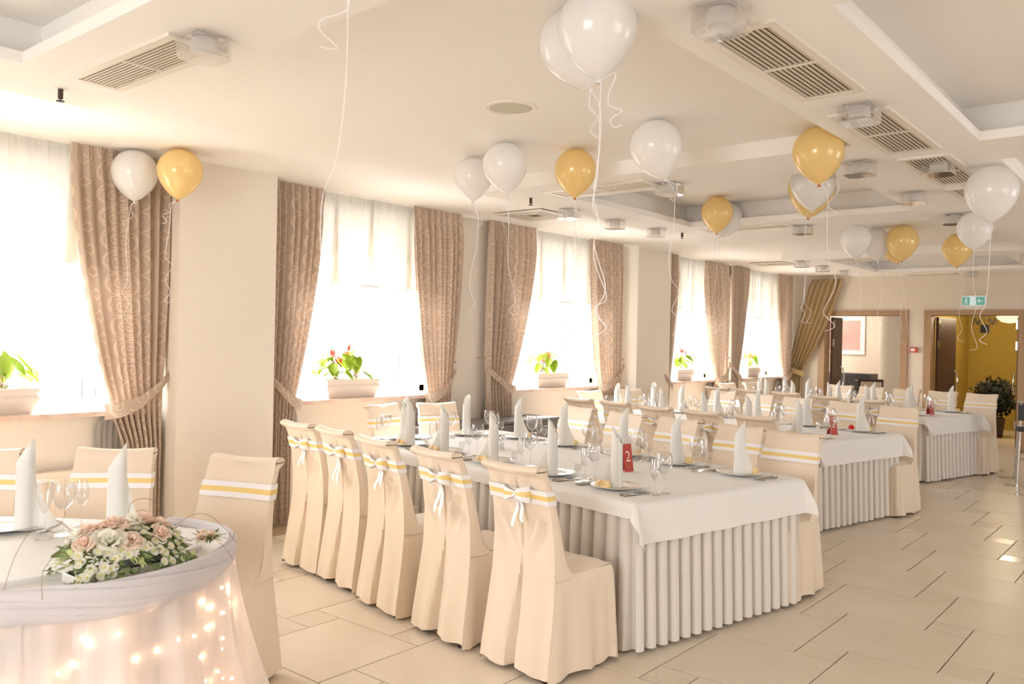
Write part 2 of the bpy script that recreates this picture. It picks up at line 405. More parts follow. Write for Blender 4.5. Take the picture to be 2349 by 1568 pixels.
# ---- windows: frame, mullion, panes, marble sill
mull = [2.71, 5.75, 8.77, 12.0, 14.42]
for i, (a, b) in enumerate(wins):
    z0, z1, y0, y1, w = SILLZ + .01, HEADZ, 6.2, 6.27, .06
    m = MB(); m.box(a, y0, z0, a + w, y1, z1); m.box(b - w, y0, z0, b, y1, z1); m.box(a, y0, z1 - w, b, y1, z1); m.box(a, y0, z0, b, y1, z0 + w)
    fr = struct('window_%d' % (i + 1), m, 'pvc')
    c = mull[i]; struct('mullion', MB().box(c - .05, y0 - .01, z0 + .02, c + .035, y1, z1 - .02), 'pvc', fr)
    g = MB(); g.box(c - .058, y0 - .004, z0 + w, c - .05, y1, z1 - w); g.box(c + .035, y0 - .004, z0 + w, c + .043, y1, z1 - w); struct('gasket', g, 'rubber', fr)
    for p, q in ((a + w, c - .055), (c + .04, b - w)): struct('pane', MB().box(p, 6.232, z0 + w, q, 6.238, z1 - w), 'pane', fr)
    s = MB(); s.box(a - .02, 5.82, SILLZ - .032, b + .02, 6.21, SILLZ); struct('sill', s, 'marble', fr)
# ---- roman shades of voile with a hem rod
shd = [(.95, 2.9), (4.2, 5.95), (7.1, 9.0), (10.45, 12.1), (12.95, 14.55)]
wlab = ['nearest window behind the fairy light table', 'window behind the front banquet table', 'window beside the grey sideboard', 'window just past the second pillar', 'last window before the far corner']
for i, (a, b) in enumerate(shd):
    m = MB(); n = 60
    def fn(u, v, a=a, b=b):
        x = a + (b - a) * u / n; t = v / 20
        return (x, 5.93 + .008 * math.sin(t * 22) + .006 * math.sin(x * 5 + t * 3), 2.80 + (2.01 - 2.80) * t)
    m.grid(fn, n + 1, 21)
    o = m.build('roman_shade', 'shade'); tag(o, 'white voile roman shade pulled half down in the ' + wlab[i], 'window shade', 'roman shades')
    MB().box(a, 5.915, 2.0, b, 5.94, 2.018).build('hem_rod', 'skirt', o, False)
    for k in (.27, .5, .77):
        f = MB(); x = a + (b - a) * k; f.grid(lambda u, v, x=x: (x + (.012 + .03 * v / 8) * (u * 2 - 1), 5.925, 2.76 - .74 * v / 8), 2, 9)
        f.build('seam_tape', 'shade', o)
# ---- curtains
def smoothpow(t, p): return max(0, min(1, t)) ** p
def panel(top, tie, zt, bot, zb, ztop, Y, folds, amp, rows=56, cols=110, fab=1.5, ph=0, pw=1.7, inner_right=False, gather=.3, belly=0, ydrop=0):
    """cloth gathered at the ceiling, pulled in at a tie, hanging below it. each of top / tie / bot = (outer x, inner x)"""
    def fn(i, j):
        u = i / (cols - 1); t = j / (rows - 1)
        z = ztop + (zb - ztop) * t
        if z > zt:
            a = (ztop - z) / (ztop - zt)
            o = top[0] + (tie[0] - top[0]) * smoothpow(a, 2.2); n_ = top[1] + (tie[1] - top[1]) * smoothpow(a, pw)
        else:
            a = (zt - z) / max(.01, zt - zb); s = sm(0, .35, a)
            o = tie[0] + (bot[0] - tie[0]) * s; n_ = tie[1] + (bot[1] - tie[1]) * s
        x = o + (n_ - o) * u
        A = amp * (.35 + .65 * sm(0, .12, t)); tight = math.exp(-((z - zt) / .18) ** 2); A *= 1 - .45 * tight
        w = 2 * pi * (folds * u + .12 * math.sin(3 * u + t * 2) + ph)
        y = A * (math.sin(w) + .25 * math.sin(2 * w + 1)) + .25 * A * math.sin(w * .5 + 2 + t * 3)
        y += .006 * math.sin(2 * pi * folds * 3.1 * u) * (1 - sm(0, .10, t))
        x += .25 * A * math.cos(w) * (1 if top[1] > top[0] else -1)
        y -= ydrop * smoothpow((ztop - z) / (ztop - zt), 2)
        return (x, Y + y - .02 * tight, z)
    return MB().grid(fn, cols, rows, uvfn=lambda i, j: (fab * i / (cols - 1), (ztop + (zb - ztop) * j / (rows - 1))))
def tieback(x_in, x_out, z_in, z_out, Y, mat, parent, h=.095, uv0=0):
    n = 24
    def fn(i, j):
        u = i / (n - 1); v = j / 5
        x = x_in + (x_out - x_in) * u; z = z_in + (z_out - z_in) * (u ** 1.5) - .02 * math.sin(pi * u)
        bul = math.sin(pi * min(1, u * 1.05 + .02)) ** .5 if 0 < u < .98 else .2
        hh = h * (1.15 - .45 * u)
        return (x, Y - .075 * bul - .012 * math.sin(pi * v), z + hh * (v - .5) * 1.0)
    return MB().grid(fn, n, 6, uvfn=lambda i, j: (uv0 + .5 * i / n, .1 * j / 5)).build('tieback', mat, parent)
CUR = [ # top(out,in) tie bot  label
 ((3.13, 2.40), (3.06, 2.68), (3.06, 2.78), 1.06, 'patterned curtain of the nearest window, gathered beside the first pillar', 9),
 ((3.98, 4.48), (3.97, 4.20), (3.97, 4.17), 1.03, 'patterned curtain just behind the first pillar, beside the bow-tied chairs', 7),
 ((6.17, 5.50), (6.04, 5.72), (6.02, 5.76), 1.03, 'patterned curtain hanging behind the head of the front banquet table', 8),
 ((6.60, 7.40), (6.60, 6.98), (6.64, 7.0), 1.06, 'patterned curtain standing over the grey sideboard', 8),
 ((9.20, 8.47), (9.16, 8.68), (9.12, 8.78), 1.04, 'patterned curtain just before the second pillar', 8),
 ((10.2, 10.66), (10.15, 10.42), (10.15, 10.4), 1.0, 'patterned curtain edge showing just behind the second pillar', 6),
 ((12.3, 11.5), (12.25, 11.85), (12.2, 11.9), 1.05, 'patterned curtain on the window side of a joined pair, tied at its foot', 8),
 ((12.35, 13.05), (12.35, 12.65), (12.35, 12.65), 1.05, 'patterned curtain on the far side of a joined pair, tied to the wall', 8),
 ((14.9, 14.22), (14.85, 14.45), (14.85, 14.5), 1.02, 'patterned curtain in the far corner next to the gold drape', 7)]
SHE = [((2.35, 1.75), (2.98, 2.72)), ((4.45, 5.08), (4.02, 4.16)), ((5.6, 5.06), (5.98, 5.80)), ((7.35, 8.13), (6.68, 6.9)), ((8.6, 8.12), (9.1, 8.75)),
       ((10.6, 11.1), (10.2, 10.42)), ((11.6, 11.08), (12.1, 11.9)), ((13.0, 13.6), (12.45, 12.62)), ((14.3, 13.6), (14.8, 14.55))]
for k, (top, tie, bot, zt, lab, nf) in enumerate(CUR):
    Y = 5.83
    o = panel(top, tie, zt, bot, .02, 2.797, Y, nf, .034, ph=k * .37, fab=abs(top[1] - top[0]) * 2.1).build('curtain', 'curtain')
    tag(o, lab, 'curtain', 'scroll patterned curtains')
    d = 1 if tie[1] > tie[0] else -1
    tieback(tie[1] + .05 * d, tie[0] - .05 * d, zt - .06, zt + .2, Y - .03, 'curtain', o, uv0=k * .3)
    hk = MB(); hx = tie[0] - .055 * d; hk.tube([(hx, WY - .02, zt + .29), (hx, Y, zt + .30), (hx, Y - .03, zt + .27)], .004, 6); hk.ball((hx, Y - .03, zt + .285), .009)
    hk.build('hook', 'wood', o)
    st, ss = SHE[k]
    s = panel((top[0] - .04 * (1 if top[0] > top[1] else -1), st[1]), ss, zt + .02, (tie[0] + .02 * d, tie[1] + .08 * d), .55, 2.795, 5.895, 11, .012, rows=44, cols=90, pw=2.6, ph=k * .2)
    s.build('voile_lining', 'sheer', o)
# gold drape on the far wall, swept to the corner
def gold(i, j):
    u = i / 89; t = j / 49; z = 2.73 - 2.72 * t; zt = 1.02
    if z > zt:
        a = (2.73 - z) / (2.73 - zt); y0 = 5.50 + .42 * a ** 1.0; y1 = 4.92 + .72 * a ** 1.25
    else: y0, y1 = 5.92, 5.62
    if t < .03: y0 -= .06 * (1 - t / .03)
    w = 2 * pi * (6 * u); return (14.88 + .04 * math.sin(w) + .012 * math.sin(2 * w + t * 5), y0 + (y1 - y0) * u, z)
o = tag(MB().grid(gold, 90, 50).build('gold_drape', 'gold_drape'), 'plain gold drape swept sideways into the far corner', 'curtain')
MB().grid(lambda i, j: (14.82 - .05 * math.sin(pi * i / 11) , 5.56 + .36 * i / 11, 1.0 + .12 * i / 11 + .09 * j / 3), 12, 4).build('tieback', 'gold_drape', o)
# ---- radiators below the windows
def radiator(x0, x1, lab):
    t = thing('radiator', lab, 'radiator', (x0, WY, 0), 0, 'panel radiators')
    m = MB(); m.box(0, -.10, .12, x1 - x0, -.085, .60); n = int((x1 - x0) / .035)
    for k in range(n): m.box(.012 + k * .035, -.106, .15, .030 + k * .035, -.10, .575)
    m.box(0, -.10, .12, .01, -.02, .60); m.box(x1 - x0 - .01, -.10, .12, x1 - x0, -.02, .60); m.build('panel', 'radiator', t, False)
    g = MB(); g.box(0, -.10, .60, x1 - x0, -.02, .612)
    for k in range(int((x1 - x0) / .02)): g.box(.004 + k * .02, -.085, .612, .014 + k * .02, -.035, .616)
    g.build('top_grille', 'radiator', t, False)
    MB().tube([(x1 - x0 - .05, -.11, .56), (x1 - x0 - .05, -.07, .56)], .014, 10).build('valve', 'chrome', t)
radiator(1.5, 2.75, 'cream panel radiator under the nearest window')
radiator(7.95, 8.95, 'cream panel radiator beyond the grey sideboard')
# ---- planters on the sills with anthuriums
def leaf_mesh(name, m, L=.09, Wd=.07, cup=.015):
    mb = MB(); n, k = 9, 5
    def fn(i, j):
        t = i / (n - 1); s = j / (k - 1) * 2 - 1
        w = Wd / 2 * (math.sin(pi * min(1, t * .93 + .07)) ** .75) * (1 - .25 * t); x = -.012 * (abs(s) ** 1.5) * (1 - t) * 2 + L * t
        return (x, w * s, cup * (abs(s) ** 1.6) - .02 * t * t)
    mb.grid(fn, n, k); return mb.mesh(name, m)
LEAF = leaf_mesh('leaf', 'leaf', .12, .095); SPATHE = leaf_mesh('spathe', 'spathe', .062, .055, .008)
def planter(px, L, lab, nl, nf, seed, gx=0, hh=.30):
    rnd = random.Random(seed); t = thing('planter', lab, 'planter', (px, 6.0, SILLZ), 0, 'stone planters on the sills')
    prof = [(.0, .74), (.012, .80), (.05, .86), (.085, 1.0), (.10, 1.03), (.112, .99), (.12, .93), (.135, .95), (.142, .99), (.165, 1.0), (.165, .93), (.14, .93)]
    m = MB(); b0 = 0
    for z, s in prof:
        hx, hy = L / 2 * (s + .0), .095 * s
        hx = L / 2 - (1 - s) * .16
        m.v += [(-hx, -hy, z), (hx, -hy, z), (hx, hy, z), (-hx, hy, z)]
    for k in range(len(prof) - 1):
        for i in range(4): m.face([k * 4 + i, k * 4 + (i + 1) % 4, k * 4 + 4 + (i + 1) % 4, k * 4 + 4 + i])
    m.face([3, 2, 1, 0]); m.build('box', 'potstone', t, True, 30)
    p = MB()
    for k in range(90): p.ball((rnd.uniform(-L / 2 + .05, L / 2 - .05), rnd.uniform(-.08, .08), .150 + rnd.uniform(0, .018)), rnd.uniform(.008, .016), 6, 4)
    p.box(-L / 2 + .03, -.085, .12, L / 2 - .03, .085, .15); tag(p.build('pebbles', 'pebbles', t), kind='stuff')
    clumps = [-.22 * L + gx, .16 * L + gx] if nl > 14 else [gx]
    for k in range(nl + nf):
        c = rnd.choice(clumps); a = rnd.uniform(0, 2 * pi); flower = k >= nl
        h = (hh * rnd.uniform(.25, .85)) if not flower else hh * rnd.uniform(.55, 1.05); rr = rnd.uniform(.02, .15) * (1 if not flower else .7)
        b = Vector((c + rnd.uniform(-.03, .03), rnd.uniform(-.03, .03), .15)); e = Vector((c + rr * math.cos(a), rr * math.sin(a) * .6, .15 + h))
        s = MB(); s.tube([b, b.lerp(e, .5) + Vector((0, 0, .03)), e], .0022, 5); st = s.build('stem', 'stemc', t)
        o = bpy.data.objects.new('leaf' if not flower else 'flower', LEAF if not flower else SPATHE); COL.objects.link(o); o.parent = t
        o.location = e; o.rotation_euler = (rnd.uniform(-.4, .4), rnd.uniform(.1, 1.0), a + rnd.uniform(-.5, .5)); q = rnd.uniform(.75, 1.25); o.scale = (q, q, q)
        if flower: MB().tube([(0.01, 0, .002), (.02, 0, .045)], .0035, 6).build('spadix', 'yellow', o)
    return t
planter(1.98, .56, 'stone planter with red flowers on the nearest window sill', 22, 5, 1)
planter(4.90, .60, 'cracked stone planter of leafy red anthuriums over the front table', 34, 8, 2)
planter(7.88, .60, 'stone planter with broad green leaves on the sill past the sideboard', 20, 6, 3)
planter(11.1, .50, 'small stone planter on the sill past the second pillar', 14, 4, 4)
planter(13.5, .50, 'dim stone planter on the last window sill', 14, 3, 5)
# ---- hazy city outside
def block(x0, y0, x1, y1, z0, z1, m, lab, nx, nz, name='far_building', gx=.5, gz=.45):
    o = MB().box(0, 0, z0, x1 - x0, y1 - y0, z1).build(name, m, None, False); o.location = (x0, y0, 0); tag(o, lab, 'building')
    dx = (x1 - x0) / nx; dz = (z1 - z0) / nz; me = MB().box(0, -.25, 0, dx * gx, .1, dz * gz).mesh('window', 'winb', False)
    for i in range(nx):
        for j in range(nz):
            w = bpy.data.objects.new('window', me); COL.objects.link(w); w.parent = o; w.location = (dx * (i + .25), 0, z0 + dz * (j + .3))
block(40, 92, 58, 110, -22, 12, 'brickb', 'hazy pink brick building seen through the nearest window', 5, 8)
block(59, 95, 82, 112, -22, 2.5, 'whitefar', 'hazy low white block beside the pink building outside', 5, 5)
block(112, 85, 135, 110, -22, 9, 'greyb', 'hazy grey tower outside behind the cracked planter', 6, 9)
block(148, 88, 172, 110, -22, 1, 'whitefar', 'hazy pale block outside right of the grey tower', 6, 5)
block(196, 82, 222, 105, -22, 6, 'greyb', 'hazy distant block outside behind the broad-leaved planter', 5, 6)
struct('ground', MB().box(-200, 30, -22.5, 500, 400, -22), 'whitefar')
# ================================================================ ROOMS BEYOND THE DOORS
def room(x0, x1, y0, y1, wall_m, nm):
    m = MB(); m.box(x1, y0 - .1, 0, x1 + .1, y1 + .1, 2.6); m.box(x0, y0 - .12, 0, x1, y0, 2.6); m.box(x0, y1, 0, x1, y1 + .12, 2.6)
    struct('wall_' + nm, m, wall_m); struct('ceiling_' + nm, MB().box(x0, y0, 2.55, x1, y1, 2.65), 'ceiling')
room(fx1, 19.2, 3.88, 6.9, 'farwall', 'side_room'); room(fx1, 18.6, .6, 3.7, 'olive', 'corridor')
struct('floor_side_room', MB().box(15, 0, -.08, 20, 7.2, 0), 'floor')
light('POINT', 'side_room_lamp', (17.6, 6.1, 2.3), 22, (1, .93, .82), shadow_soft_size=.2)  # added fill that brightens the side room, no lamp fitting there
light('POINT', 'corridor_lamp', (16.6, 2.6, 2.3), 34, (1, .82, .55), shadow_soft_size=.15)
# column, picture, cabinet, chairs in the side room
c = MB().lathe([(.001, 0), (.36, 0), (.36, 2.55), (.001, 2.55)], 48, (17.1, 4.58, 0)); struct('column', c, 'ceiling', None, smooth=True); 
t = thing('picture', 'pink abstract painting in a white frame beyond the first doorway', 'picture', (19.18, 6.36, 1.80), 0)
w, h = .42, .33
m = MB(); m.box(-.05, -w - .09, -h - .09, 0, w + .09, -h); m.box(-.05, -w - .09, h, 0, w + .09, h + .09); m.box(-.05, -w - .09, -h, 0, -w, h); m.box(-.05, w, -h, 0, w + .09, h)
m.build('frame', 'whiteb', t, False); MB().box(-.03, -w, -h, -.01, w, h).build('canvas', 'pinkart', t, False)
t = thing('cabinet', 'charcoal drawer cabinet standing below the pink painting', 'cabinet', (18.0, 5.75, 0), 0)
MB().box(-.25, -.45, 0, .25, .45, 1.0).build('body', 'charcoal', t, False)
for j in range(3):
    for i in (-1, 1):
        d = MB().box(-.27, i * .22 - .2, .66 - j * .3, -.25, i * .22 + .2, .94 - j * .3).build('drawer', 'charcoal', t, False)
        MB().box(-.29, i * .22 - .05, .86 - j * .3, -.27, i * .22 + .05, .875 - j * .3).build('handle', 'chrome', d, False)
for k, (x, y, rz, lab) in enumerate(((16.6, 4.95, .3, 'dark framed chair with beige back by the charcoal cabinet'), (16.9, 4.12, 2.6, 'dark framed chair half hidden by the door frame'))):
    t = thing('side_chair', lab, 'chair', (x, y, 0), rz, 'chairs in the side room')
    for i in (-1, 1):
        for j in (-1, 1): MB().box(j * .2 - .018, i * .2 - .018, 0, j * .2 + .018, i * .2 + .018, .95 if j < 0 else .45).build('leg', 'dark', t, False)
    MB().box(-.22, -.22, .43, .22, .22, .48).build('seat', 'farwall', t, False); MB().box(-.21, -.17, .56, -.19, .17, .90).build('back_pad', 'farwall', t, False)
    MB().box(-.22, -.22, .90, -.18, .22, .95).build('top_rail', 'dark', t, False)
# doors: oak casings, dark leaves standing open, hinges, handles
for i, (a, b) in enumerate((D1, D2)):
    m = MB(); s = .09
    m.box(fx0 - .035, a - s, 0, fx1 + .02, a + .02, DZ + .0); m.box(fx0 - .035, b - .02, 0, fx1 + .02, b + s, DZ); m.box(fx0 - .035, a - s, DZ, fx1 + .02, b + s, DZ + .085)
    dr = struct('door_%d' % (i + 1), m, 'wood')
    L = .62 if i else .42
    for side in (-1, 1):
        if i == 0 and side == -1: continue
        y = (b - .03) if side == 1 else (a + .03)
        lf = MB().box(0, -.045 if side == 1 else 0, .01, L, 0 if side == 1 else .045, DZ - .02).build('door_leaf', 'leafwood', dr, False)
        lf.location = (fx1 + .02, y, 0); lf.rotation_euler = (0, 0, (-.22 if side == 1 else .10) if i else -.06)
        for z in (.3, 1.55, 1.88): MB().box(-.02, -side * .052 - .01, z, .03, -side * .052 + .01, z + .13).build('hinge', 'chrome', lf, False)
        yy = -side * .10
        MB().tube([(L - .08, -side * .045, .82), (L - .08, yy, .84), (L - .08, yy - side * .02, 1.0), (L - .08, yy, 1.16), (L - .08, -side * .045, 1.18)], .012, 8).build('handle', 'chrome', lf)
# corridor: bush in a pot, round lamp, wrought hanging lantern
t = thing('potted_bush', 'dark bushy plant in the olive corridor behind the last banquet chair', 'plant', (17.0, 2.95, 0), 0)
m = MB(); rnd = random.Random(5)
for k in range(420):
    a, e = rnd.uniform(0, 2 * pi), rnd.uniform(-1, 1); r = .36 * rnd.uniform(.6, 1.05); p = Vector((r * math.cos(a) * (1 - e * e) ** .5, r * math.sin(a) * (1 - e * e) ** .5, .68 + .32 * e))
    q = .06; ax = Vector((rnd.gauss(0, 1), rnd.gauss(0, 1), rnd.gauss(0, 1))).normalized(); bx = ax.orthogonal().normalized(); b = len(m.v)
    m.v += [tuple(p), tuple(p + ax * q + bx * q * .4), tuple(p + ax * 2 * q), tuple(p + ax * q - bx * q * .4)]; m.face([b, b + 1, b + 2, b + 3])
m.ball((0, 0, .68), .27, 12, 8); m.build('foliage', 'bush', t, False)
MB().lathe([(.001, 0), (.14, 0), (.18, .34), (.165, .34), (.15, .3), (.001, .3)], 20).build('pot', 'dark', t); MB().tube([(0, 0, .3), (0, 0, .5)], .03, 8).build('trunk', 'dark', t)
t = tag(MB().lathe([(.001, -.12), (.12, -.10), (.19, -.04), (.21, 0), (.001, 0)], 28).build('ceiling_lamp', 'lampdisc', None), 'round peach lamp on the corridor ceiling in the second doorway', 'lamp'); t.location = (16.3, 2.62, 2.12)
MB().tube([(0, 0, 0), (0, 0, .43)], .01, 6).build('rod', 'dark', t)
t = thing('lantern', 'dark scrolled metal lantern hanging inside the second doorway', 'lamp', (16.6, 3.05, 1.84), 0)
MB().box(-.06, -.06, 0, .06, .06, .14).build('lamp_body', 'black', t, False); MB().tube([(0, 0, .14), (0, 0, .71)], .006).build('chain', 'dark', t)
m = MB()
for s in (-1, 1):
    for q in (0, 1): m.tube([(0, s * (.05 + .14 * u + .0), .2 + .06 * math.sin(u * 9 + q * 1.5)) for u in [k / 14 for k in range(15)]], .007)
m.build('scrollwork', 'black', t)
struct('wall_corridor_end', MB().box(17.6, 2.28, 0, 17.75, 2.62, 2.55), 'dark')  # dark upright panel added for a dark band in the corridor
# exit sign, alarm call point, wall socket
t = thing('exit_sign', 'green and white exit sign hanging above the second doorway', 'sign', (14.93, 2.91, 2.32), 0)
MB().box(-.012, -.17, .07, .072, .17, .085).build('bracket', 'whiteb', t, False); MB().box(-.01, -.165, -.075, .01, .165, .07).build('panel', 'exitw', t, False)
m = MB(); m.box(-.014, .055, -.07, -.008, .16, .06); m.box(-.014, -.16, -.07, -.008, -.03, .06); m.build('green_field', 'exitg', t, False)
m = MB(); x = -.017
m.ball((x, .10, .035), .012, 8, 6); m.tube([(x, .105, .02), (x, .11, -.015), (x, .125, -.045)], .006, 6); m.tube([(x, .11, -.012), (x, .09, -.03), (x, .085, -.055)], .006, 6); m.tube([(x, .13, .0), (x, .106, .012), (x, .082, -.002)], .005, 6)
m.tube([(x, -.06, -.005), (x, -.13, -.005)], .007, 6); m.tube([(x, -.085, .025), (x, -.06, -.005), (x, -.085, -.035)], .007, 6); m.build('pictogram', 'exitw', t)
t = thing('fire_call_point', 'small red fire alarm call point on the wall between doorways', 'alarm', (14.985, 3.79, 1.52), 0)
MB().box(-.03, -.055, -.045, .02, .055, .045).build('housing', 'redplastic', t, False); MB().box(-.034, -.02, -.022, -.028, .042, .022).build('window', 'cardwhite', t, False); MB().box(-.035, .0, .024, -.028, .04, .036).build('label_strip', 'blue', t, False)
# ================================================================ CEILING FITTINGS
def vent(x0, y0, x1, y1, z, lab, along='x', grp='ceiling air vents'):
    t = thing('ceiling_vent', lab, 'vent', ((x0 + x1) / 2, (y0 + y1) / 2, z), 0 if along == 'x' else pi / 2, grp)
    L, Wd = (x1 - x0, y1 - y0) if along == 'x' else (y1 - y0, x1 - x0)
    b = .035; m = MB(); hx, hy = L / 2, Wd / 2
    for q in ((-hx, -hy, hx, -hy + b), (-hx, hy - b, hx, hy), (-hx, -hy + b, -hx + b, hy - b), (hx - b, -hy + b, hx, hy - b), (-.006, -hy + b, .006, hy - b)): m.box(q[0], q[1], -.014, q[2], q[3], 0)
    m.build('frame', 'vent', t, False); MB().box(-hx + b, -hy + b, -.002, hx - b, hy - b, 0).build('backing', 'ventdark', t, False)
    n = 10; ln = hx - b - .008; c_, s_ = math.cos(.6), math.sin(.6); pt = (2 * hy - 2 * b) / n; me = MB().box(-ln / 2, -.30 * pt, -.0008, ln / 2, .30 * pt, .0008, T=Matrix.Rotation(-.12 if along == 'x' else .12, 4, 'X')).mesh('slat', 'slat', False)
    for h in (-1, 1):
        for k in range(n):
            o = bpy.data.objects.new('slat', me); COL.objects.link(o); o.parent = t; o.location = (h * (ln / 2 + .007), -hy + b + (2 * hy - 2 * b) * (k + .5) / n, -.0085)
vx = [(2.85, 3.87), (4.21, 5.235), (5.42, 6.44), (6.62, 7.64)]
for (a, b), l in zip(vx, ('largest ceiling vent, nearest in the aisle soffit', 'second ceiling vent in the aisle soffit, beside a glass lamp', 'third ceiling vent in the aisle soffit', 'fourth and smallest-looking ceiling vent in the aisle soffit')): vent(a, 1.2, b, 1.49, ZS, l)
vent(1.62, 3.09, 1.87, 4.0, ZS, 'long ceiling vent above the fairy light table', 'y')
vent(5.12, 3.09, 5.40, 3.98, ZS, 'ceiling vent behind the gold balloon, near edge of middle coffer', 'y')
vent(7.68, 3.09, 7.93, 3.98, ZS, 'ceiling vent on the far edge of the middle coffer', 'y')
vent(11.2, 3.09, 11.45, 3.98, ZS, 'ceiling vent on the near edge of the farthest coffer', 'y')
vent(14.0, 3.0, 14.25, 3.7, ZS, 'ceiling vent on the far edge of the farthest coffer', 'y')
def square_vent(x, y, s, lab):
    t = thing('square_vent', lab, 'vent', (x, y, ZC), 0, 'square air diffusers')
    for k in range(5):
        a, b = s / 2 * (1 - k * .17), s / 2 * (1 - k * .17 - (.13 if k == 0 else .07)); z = -.016 + .0 * k
        m = MB()
        for q in ((-a, -a, a, -b), (-a, b, a, a), (-a, -b, -b, b), (b, -b, a, b)): m.box(q[0], q[1], z, q[2], q[3], z + .008)
        m.build('frame' if k == 0 else 'louvre_ring', 'vent', t, False)
    MB().box(-s / 2 + .03, -s / 2 + .03, -.006, s / 2 - .03, s / 2 - .03, 0).build('backing', 'ventdark', t, False)
square_vent(6.575, 5.2, .6, 'square air diffuser on the ceiling over the sideboard'); square_vent(12.45, 5.2, .55, 'square air diffuser on the ceiling near the far corner')
def lamp0():
    t = thing('glass_ceiling_lamp', '', 'lamp', (0, 0, 0)); s = .085; c = .03; h = .085; m = MB()
    P = [(-s + c, -s), (s - c, -s), (s, -s + c), (s, s - c), (s - c, s), (-s + c, s), (-s, s - c), (-s, -s + c)]
    for z in (0, -h): m.v += [(x, y, z) for x, y in P]
    for i in range(8): m.face([i, (i + 1) % 8, 8 + (i + 1) % 8, 8 + i])
    m.face(list(range(8, 16))); m.build('glass_block', 'cube', t, False)
    MB().lathe([(.001, -.008), (.046, -.008), (.050, -.02), (.050, -h + .03), (.044, -h + .022), (.02, -h + .026), (.001, -h + .026)], 24).build('frosted_cup', 'frost', t)
    MB().box(-.06, -.06, -.006, .06, .06, 0).build('mount', 'chrome', t, False); return t
L0 = None
for x, y, l in ((1.735, 3.03, 'glass ceiling lamp beside the vent above the fairy light table'), (2.656, 1.31, 'nearest glass ceiling lamp, cut by the top of the picture'), (4.13, 1.31, 'glass ceiling lamp between the two largest aisle vents'),
    (5.395, 1.70, 'glass ceiling lamp just behind the gold balloon cut by the soffit'), (5.64, 1.31, 'glass ceiling lamp off the end of the second aisle vent'), (6.665, 1.71, 'glass ceiling lamp between the third and fourth aisle vents'),
    (7.95, 1.71, 'glass ceiling lamp past the fourth aisle vent'), (5.37, 3.02, 'glass ceiling lamp touching the white balloon knot'), (5.966, 4.35, 'glass ceiling lamp beside the square diffuser and gold balloon'),
    (6.71, 4.35, 'glass ceiling lamp alone on the soffit over the third window'), (7.44, 4.33, 'glass ceiling lamp beside the sprinkler near the second pillar'), (7.96, 3.03, 'glass ceiling lamp at the end of the far coffer-edge vent'),
    (11.3, 4.3, 'glass ceiling lamp at the near corner of the farthest coffer'), (12.1, 4.3, 'glass ceiling lamp on the window edge of the farthest coffer'), (12.98, 4.29, 'glass ceiling lamp over the gold drape'),
    (14.0, 2.75, 'glass ceiling lamp on the far soffit before the exit sign'), (11.7, 1.7, 'glass ceiling lamp at the aisle corner of the farthest coffer')):
    if L0 is None: L0 = lamp0(); L0.location = (x, y, ZS); L0['label'] = l; L0['group'] = 'glass ceiling lamps'
    else: dup(L0, (x, y, ZS), 0, l)
def sprinkler(x, y, lab):
    t = thing('sprinkler', lab, 'sprinkler', (x, y, ZS), 0, 'ceiling sprinklers')
    MB().lathe([(.001, -.004), (.03, -.003), (.032, 0)], 20).build('rose', 'vent', t); m = MB(); m.lathe([(.001, -.05), (.012, -.048), (.012, -.004), (.008, 0)][::-1], 10)
    for s in (-1, 1): m.tube([(0, s * .008, -.01), (0, s * .014, -.035), (0, s * .004, -.06)], .002, 5)
    m.lathe([(.001, -.062), (.018, -.062), (.018, -.058), (.001, -.058)], 14); m.build('head', 'dark', t)
sprinkler(1.69, 4.235, 'ceiling sprinkler head near the long vent over the nearest window'); sprinkler(5.31, 4.25, 'ceiling sprinkler head between white balloons and the coffer'); sprinkler(7.84, 4.25, 'ceiling sprinkler head over the second pillar')
t = thing('ceiling_speaker', 'round flush speaker in the middle of the plain ceiling', 'speaker', (3.464, 2.921, ZC), 0)
MB().lathe([(.115, -.004), (.118, -.01), (.138, -.008), (.14, 0)], 40).build('bezel', 'vent', t); MB().lathe([(.001, -.006), (.116, -.005)], 40).build('grille', plain('speaker_cloth', (206, 200, 184), .8), t)
